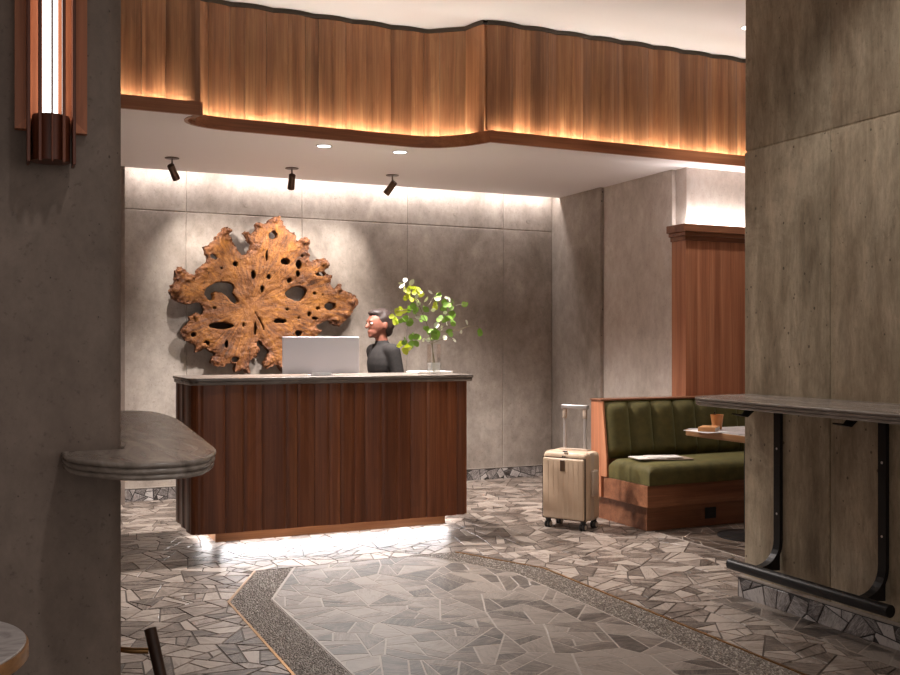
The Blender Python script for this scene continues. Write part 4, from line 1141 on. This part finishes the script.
for s in (-1, 1):
    box('handle_post', s*.082-.010, s*.082+.010, .052, .066, zt+.01, .845, 'case_metal', hd, .002, 1)
    box('handle_sleeve', s*.082-.014, s*.082+.014, .048, .070, .775, .845, 'case_trim', hd, .003, 2)
box('side_grip', SW-.002, SW+.018, -.03, .05, .24, .42, 'case_trim', t, .008, 3)

# ================================================================== SMALL ROUND TABLE AND LOW CHAIR AT THE LEFT EDGE
t = empty('round_side_table', (-.205, 2.055, 0), 0, 'small round marble side table with a tan rim in front of the left pier', 'table')
lathe('table_top', [(.001, .741), (.250, .741), (.2515, .7395), (.2515, .7372), (.001, .7372)], 'marble_light', t, 64, close=False)
lathe('rim', [(.2, .737), (.254, .737), (.256, .733), (.256, .712), (.252, .708), (.2, .708)], 'wood_table_edge', t, 64, close=False)
lathe('under_plate', [(.001, .707), (.235, .707), (.235, .69), (.05, .682)], 'black_metal', t, 48, close=False)
lathe('pedestal', [(.03, .012), (.03, .68)], 'black_metal', t, 20)
lathe('pedestal_base', [(.18, 0), (.18, .01), (.17, .014), (.032, .02)], 'black_metal', t, 40)

pz = on_y(150, 628, 3.1); pb = on_y(164, 690, 3.03)
t = empty('low_chair', (.25, 3.3, 0), 0, 'low dark wooden chair with bent metal back rail, half hidden by the left pier', 'chair')
L0 = Vector((.25, 3.3, 0))
d = (pb-pz); foot = pz+d*(pz.z/ -d.z)
rt = .0185
def post(p, q): tube('post', [p-L0, p-L0+(q-p)*.004, q-L0-(q-p)*.0, ], [rt*.8, rt, rt*.85], 'wood_dark', t, 16)
post(pz, foot)
pz2 = pz+Vector((-.26, .30, 0)); post(pz2, Vector((pz2.x-.03, pz2.y+.05, 0)))
for q in ((.27, 3.52), (.12, 3.62)): tube('leg', [(q[0]-.25, q[1]-3.3, .24), (q[0]-.25, q[1]-3.3, 0)], [.017, .014], 'wood_dark', t, 14)
zr = on_y(135, 651, 3.1).z
tube('back_rail', [Vector((pz.x-.005, pz.y+.0, zr-.004))-L0, Vector((pz.x-.05, pz.y+.005, zr))-L0, Vector((pz.x-.11, pz.y+.03, zr+.008))-L0, Vector((pz.x-.19, pz.y+.12, zr+.008))-L0, Vector((pz.x-.25, pz.y+.28, zr))-L0], .009, 'brass', t, 10)
Pn = round_poly([(-.10, .02), (.04, -.06), (.04, .24), (-.15, .34)], .05, 4)
loft('seat', Pn, [(.02, .265), (.004, .258), (0, .245), (.01, .232)], 'wood_dark', t)

# ================================================================== PERSON BEHIND THE DESK
hp = on_y(376, 372, 7.52)
pe = empty('person', (hp.x+.05, 7.52, 0), math.radians(8), 'person in black top and dark trousers walking behind the reception desk, seen in profile', 'person')
pe.scale = (.955, .955, .955)
B = []
B += [ellipsoid((-.035, 0, 1.545), (.098, .076, .112)), ellipsoid((-.075, 0, 1.475), (.05, .05, .052)), ellipsoid((.005, 0, 1.55), (.085, .074, .09))]
B += [capsule((-.128, 0, 1.545), .010, (-.146, 0, 1.512), .0145), ellipsoid((-.118, 0, 1.478), (.018, .026, .009)), ellipsoid((-.116, 0, 1.462), (.016, .022, .008)), ellipsoid((-.106, 0, 1.438), (.022, .024, .018)), capsule((-.122, -.035, 1.565), .010, (-.122, .035, 1.565), .010)]
for s in (-1, 1): B.append(ellipsoid((-.005, s*.078, 1.525), (.022, .010, .033)))
B += [capsule((-.015, 0, 1.46), .052, (.012, 0, 1.34), .058), capsule((.012, -.15, 1.315), .05, (.012, .15, 1.315), .05), ellipsoid((.005, 0, 1.20), (.108, .158, .17)), ellipsoid((.01, 0, 1.02), (.095, .135, .15)), ellipsoid((.02, 0, .90), (.11, .158, .12))]
ARM = {-1: [(.012, -.175, 1.31), (.05, -.215, 1.06), (-.16, -.17, 1.10)], 1: [(.012, .175, 1.31), (.08, .21, 1.05), (.02, .22, .82)]}
def hand(wr, fd, up_, side):
    wr, fd, up_ = Vector(wr), Vector(fd).normalized(), Vector(up_); up_ = (up_-fd*up_.dot(fd)).normalized(); ac = fd.cross(up_)*side; out = []
    pc = wr+fd*.055
    for k in range(4): out.append(capsule(wr+fd*.01+ac*(k-1.5)*.010, .014, wr+fd*.085+ac*(k-1.5)*.019, .0115))
    for k, L in enumerate((.066, .075, .070, .055)):
        b = wr+fd*.085+ac*(k-1.5)*.0195; m = b+fd*L*.55-up_*.012; e = m+fd*L*.40-up_*.024
        out += [capsule(b, .0092, m, .0086), capsule(m, .0086, e, .0072)]
    b = wr+fd*.03-ac*.026; m = b+fd*.035-ac*.025-up_*.008; e = m+fd*.03-ac*.006-up_*.01
    out += [capsule(b, .013, m, .0105), capsule(m, .0105, e, .0085)]
    return out
for s in (-1, 1):
    a, b, c = ARM[s]; B += [capsule(a, .05, b, .039), capsule(b, .040, c, .027)]
    B += hand(c, Vector(c)-Vector(b), (0, 0, 1) if s < 0 else (0, 1, 0), s)
LEG = {-1: [(.02, -.085, .88), (-.07, -.09, .49), (-.02, -.09, .085), (-.17, -.095, .035)], 1: [(.02, .085, .88), (.06, .09, .49), (.16, .09, .10), (.04, .095, .035)]}
for s in (-1, 1):
    a, b, c, d = LEG[s]; B += [capsule(a, .088, b, .06), capsule(b, .06, c, .04), capsule((c[0]+.03, c[1], .038), .036, d, .03)]
union('body', B, .0075, 3, 'skin', pe)
S = [capsule((.012, -.155, 1.315), .062, (.012, .155, 1.315), .062), capsule((.0, 0, 1.375), .062, (.012, 0, 1.33), .085), ellipsoid((.005, 0, 1.20), (.122, .172, .18)), ellipsoid((.01, 0, 1.02), (.112, .152, .16)), ellipsoid((.02, 0, .90), (.128, .175, .10))]
for s in (-1, 1):
    a, b, c = ARM[s]; c2 = Vector(b).lerp(Vector(c), .88); S += [capsule(a, .064, b, .052), capsule(b, .052, c2, .038)]
union('shirt', S, .011, 3, 'cloth_black', pe)
T_ = [ellipsoid((.02, 0, .87), (.125, .172, .11))]
for s in (-1, 1):
    a, b, c, d = LEG[s]; T_ += [capsule(a, .10, b, .074), capsule(b, .074, (c[0], c[1], c[2]+.03), .058)]
union('trousers', T_, .012, 3, 'cloth_trouser', pe)
for s in (-1, 1):
    a, b, c, d = LEG[s]; union('shoe', [capsule((c[0]+.03, c[1], .042), .043, (d[0]-.01, d[1], .036), .036), capsule((c[0]+.01, c[1], .06), .045, (c[0], c[1], .09), .048)], .009, 2, 'black_plastic', pe)
H = [ellipsoid((.0, 0, 1.58), (.104, .085, .095)), ellipsoid((.04, 0, 1.54), (.072, .08, .09)), ellipsoid((-.05, 0, 1.632), (.075, .07, .035)), ellipsoid((.055, 0, 1.48), (.04, .06, .05))]
union('hair', H, .009, 2, 'hair', pe, None, lambda co: mnoise.noise(co*45)*.004)
for s in (-1, 1):
    V, F = ellipsoid((-.118, s*.034, 1.543), (.0125, .014, .0085), 10, 6); e = mo('eye', V, F, 'eye_white', pe, True)
    V, F = ellipsoid((-.1275, s*.035, 1.543), (.004, .006, .006), 8, 5); mo('iris', V, F, 'eye_dark', e, True)

bpy.context.view_layer.update()
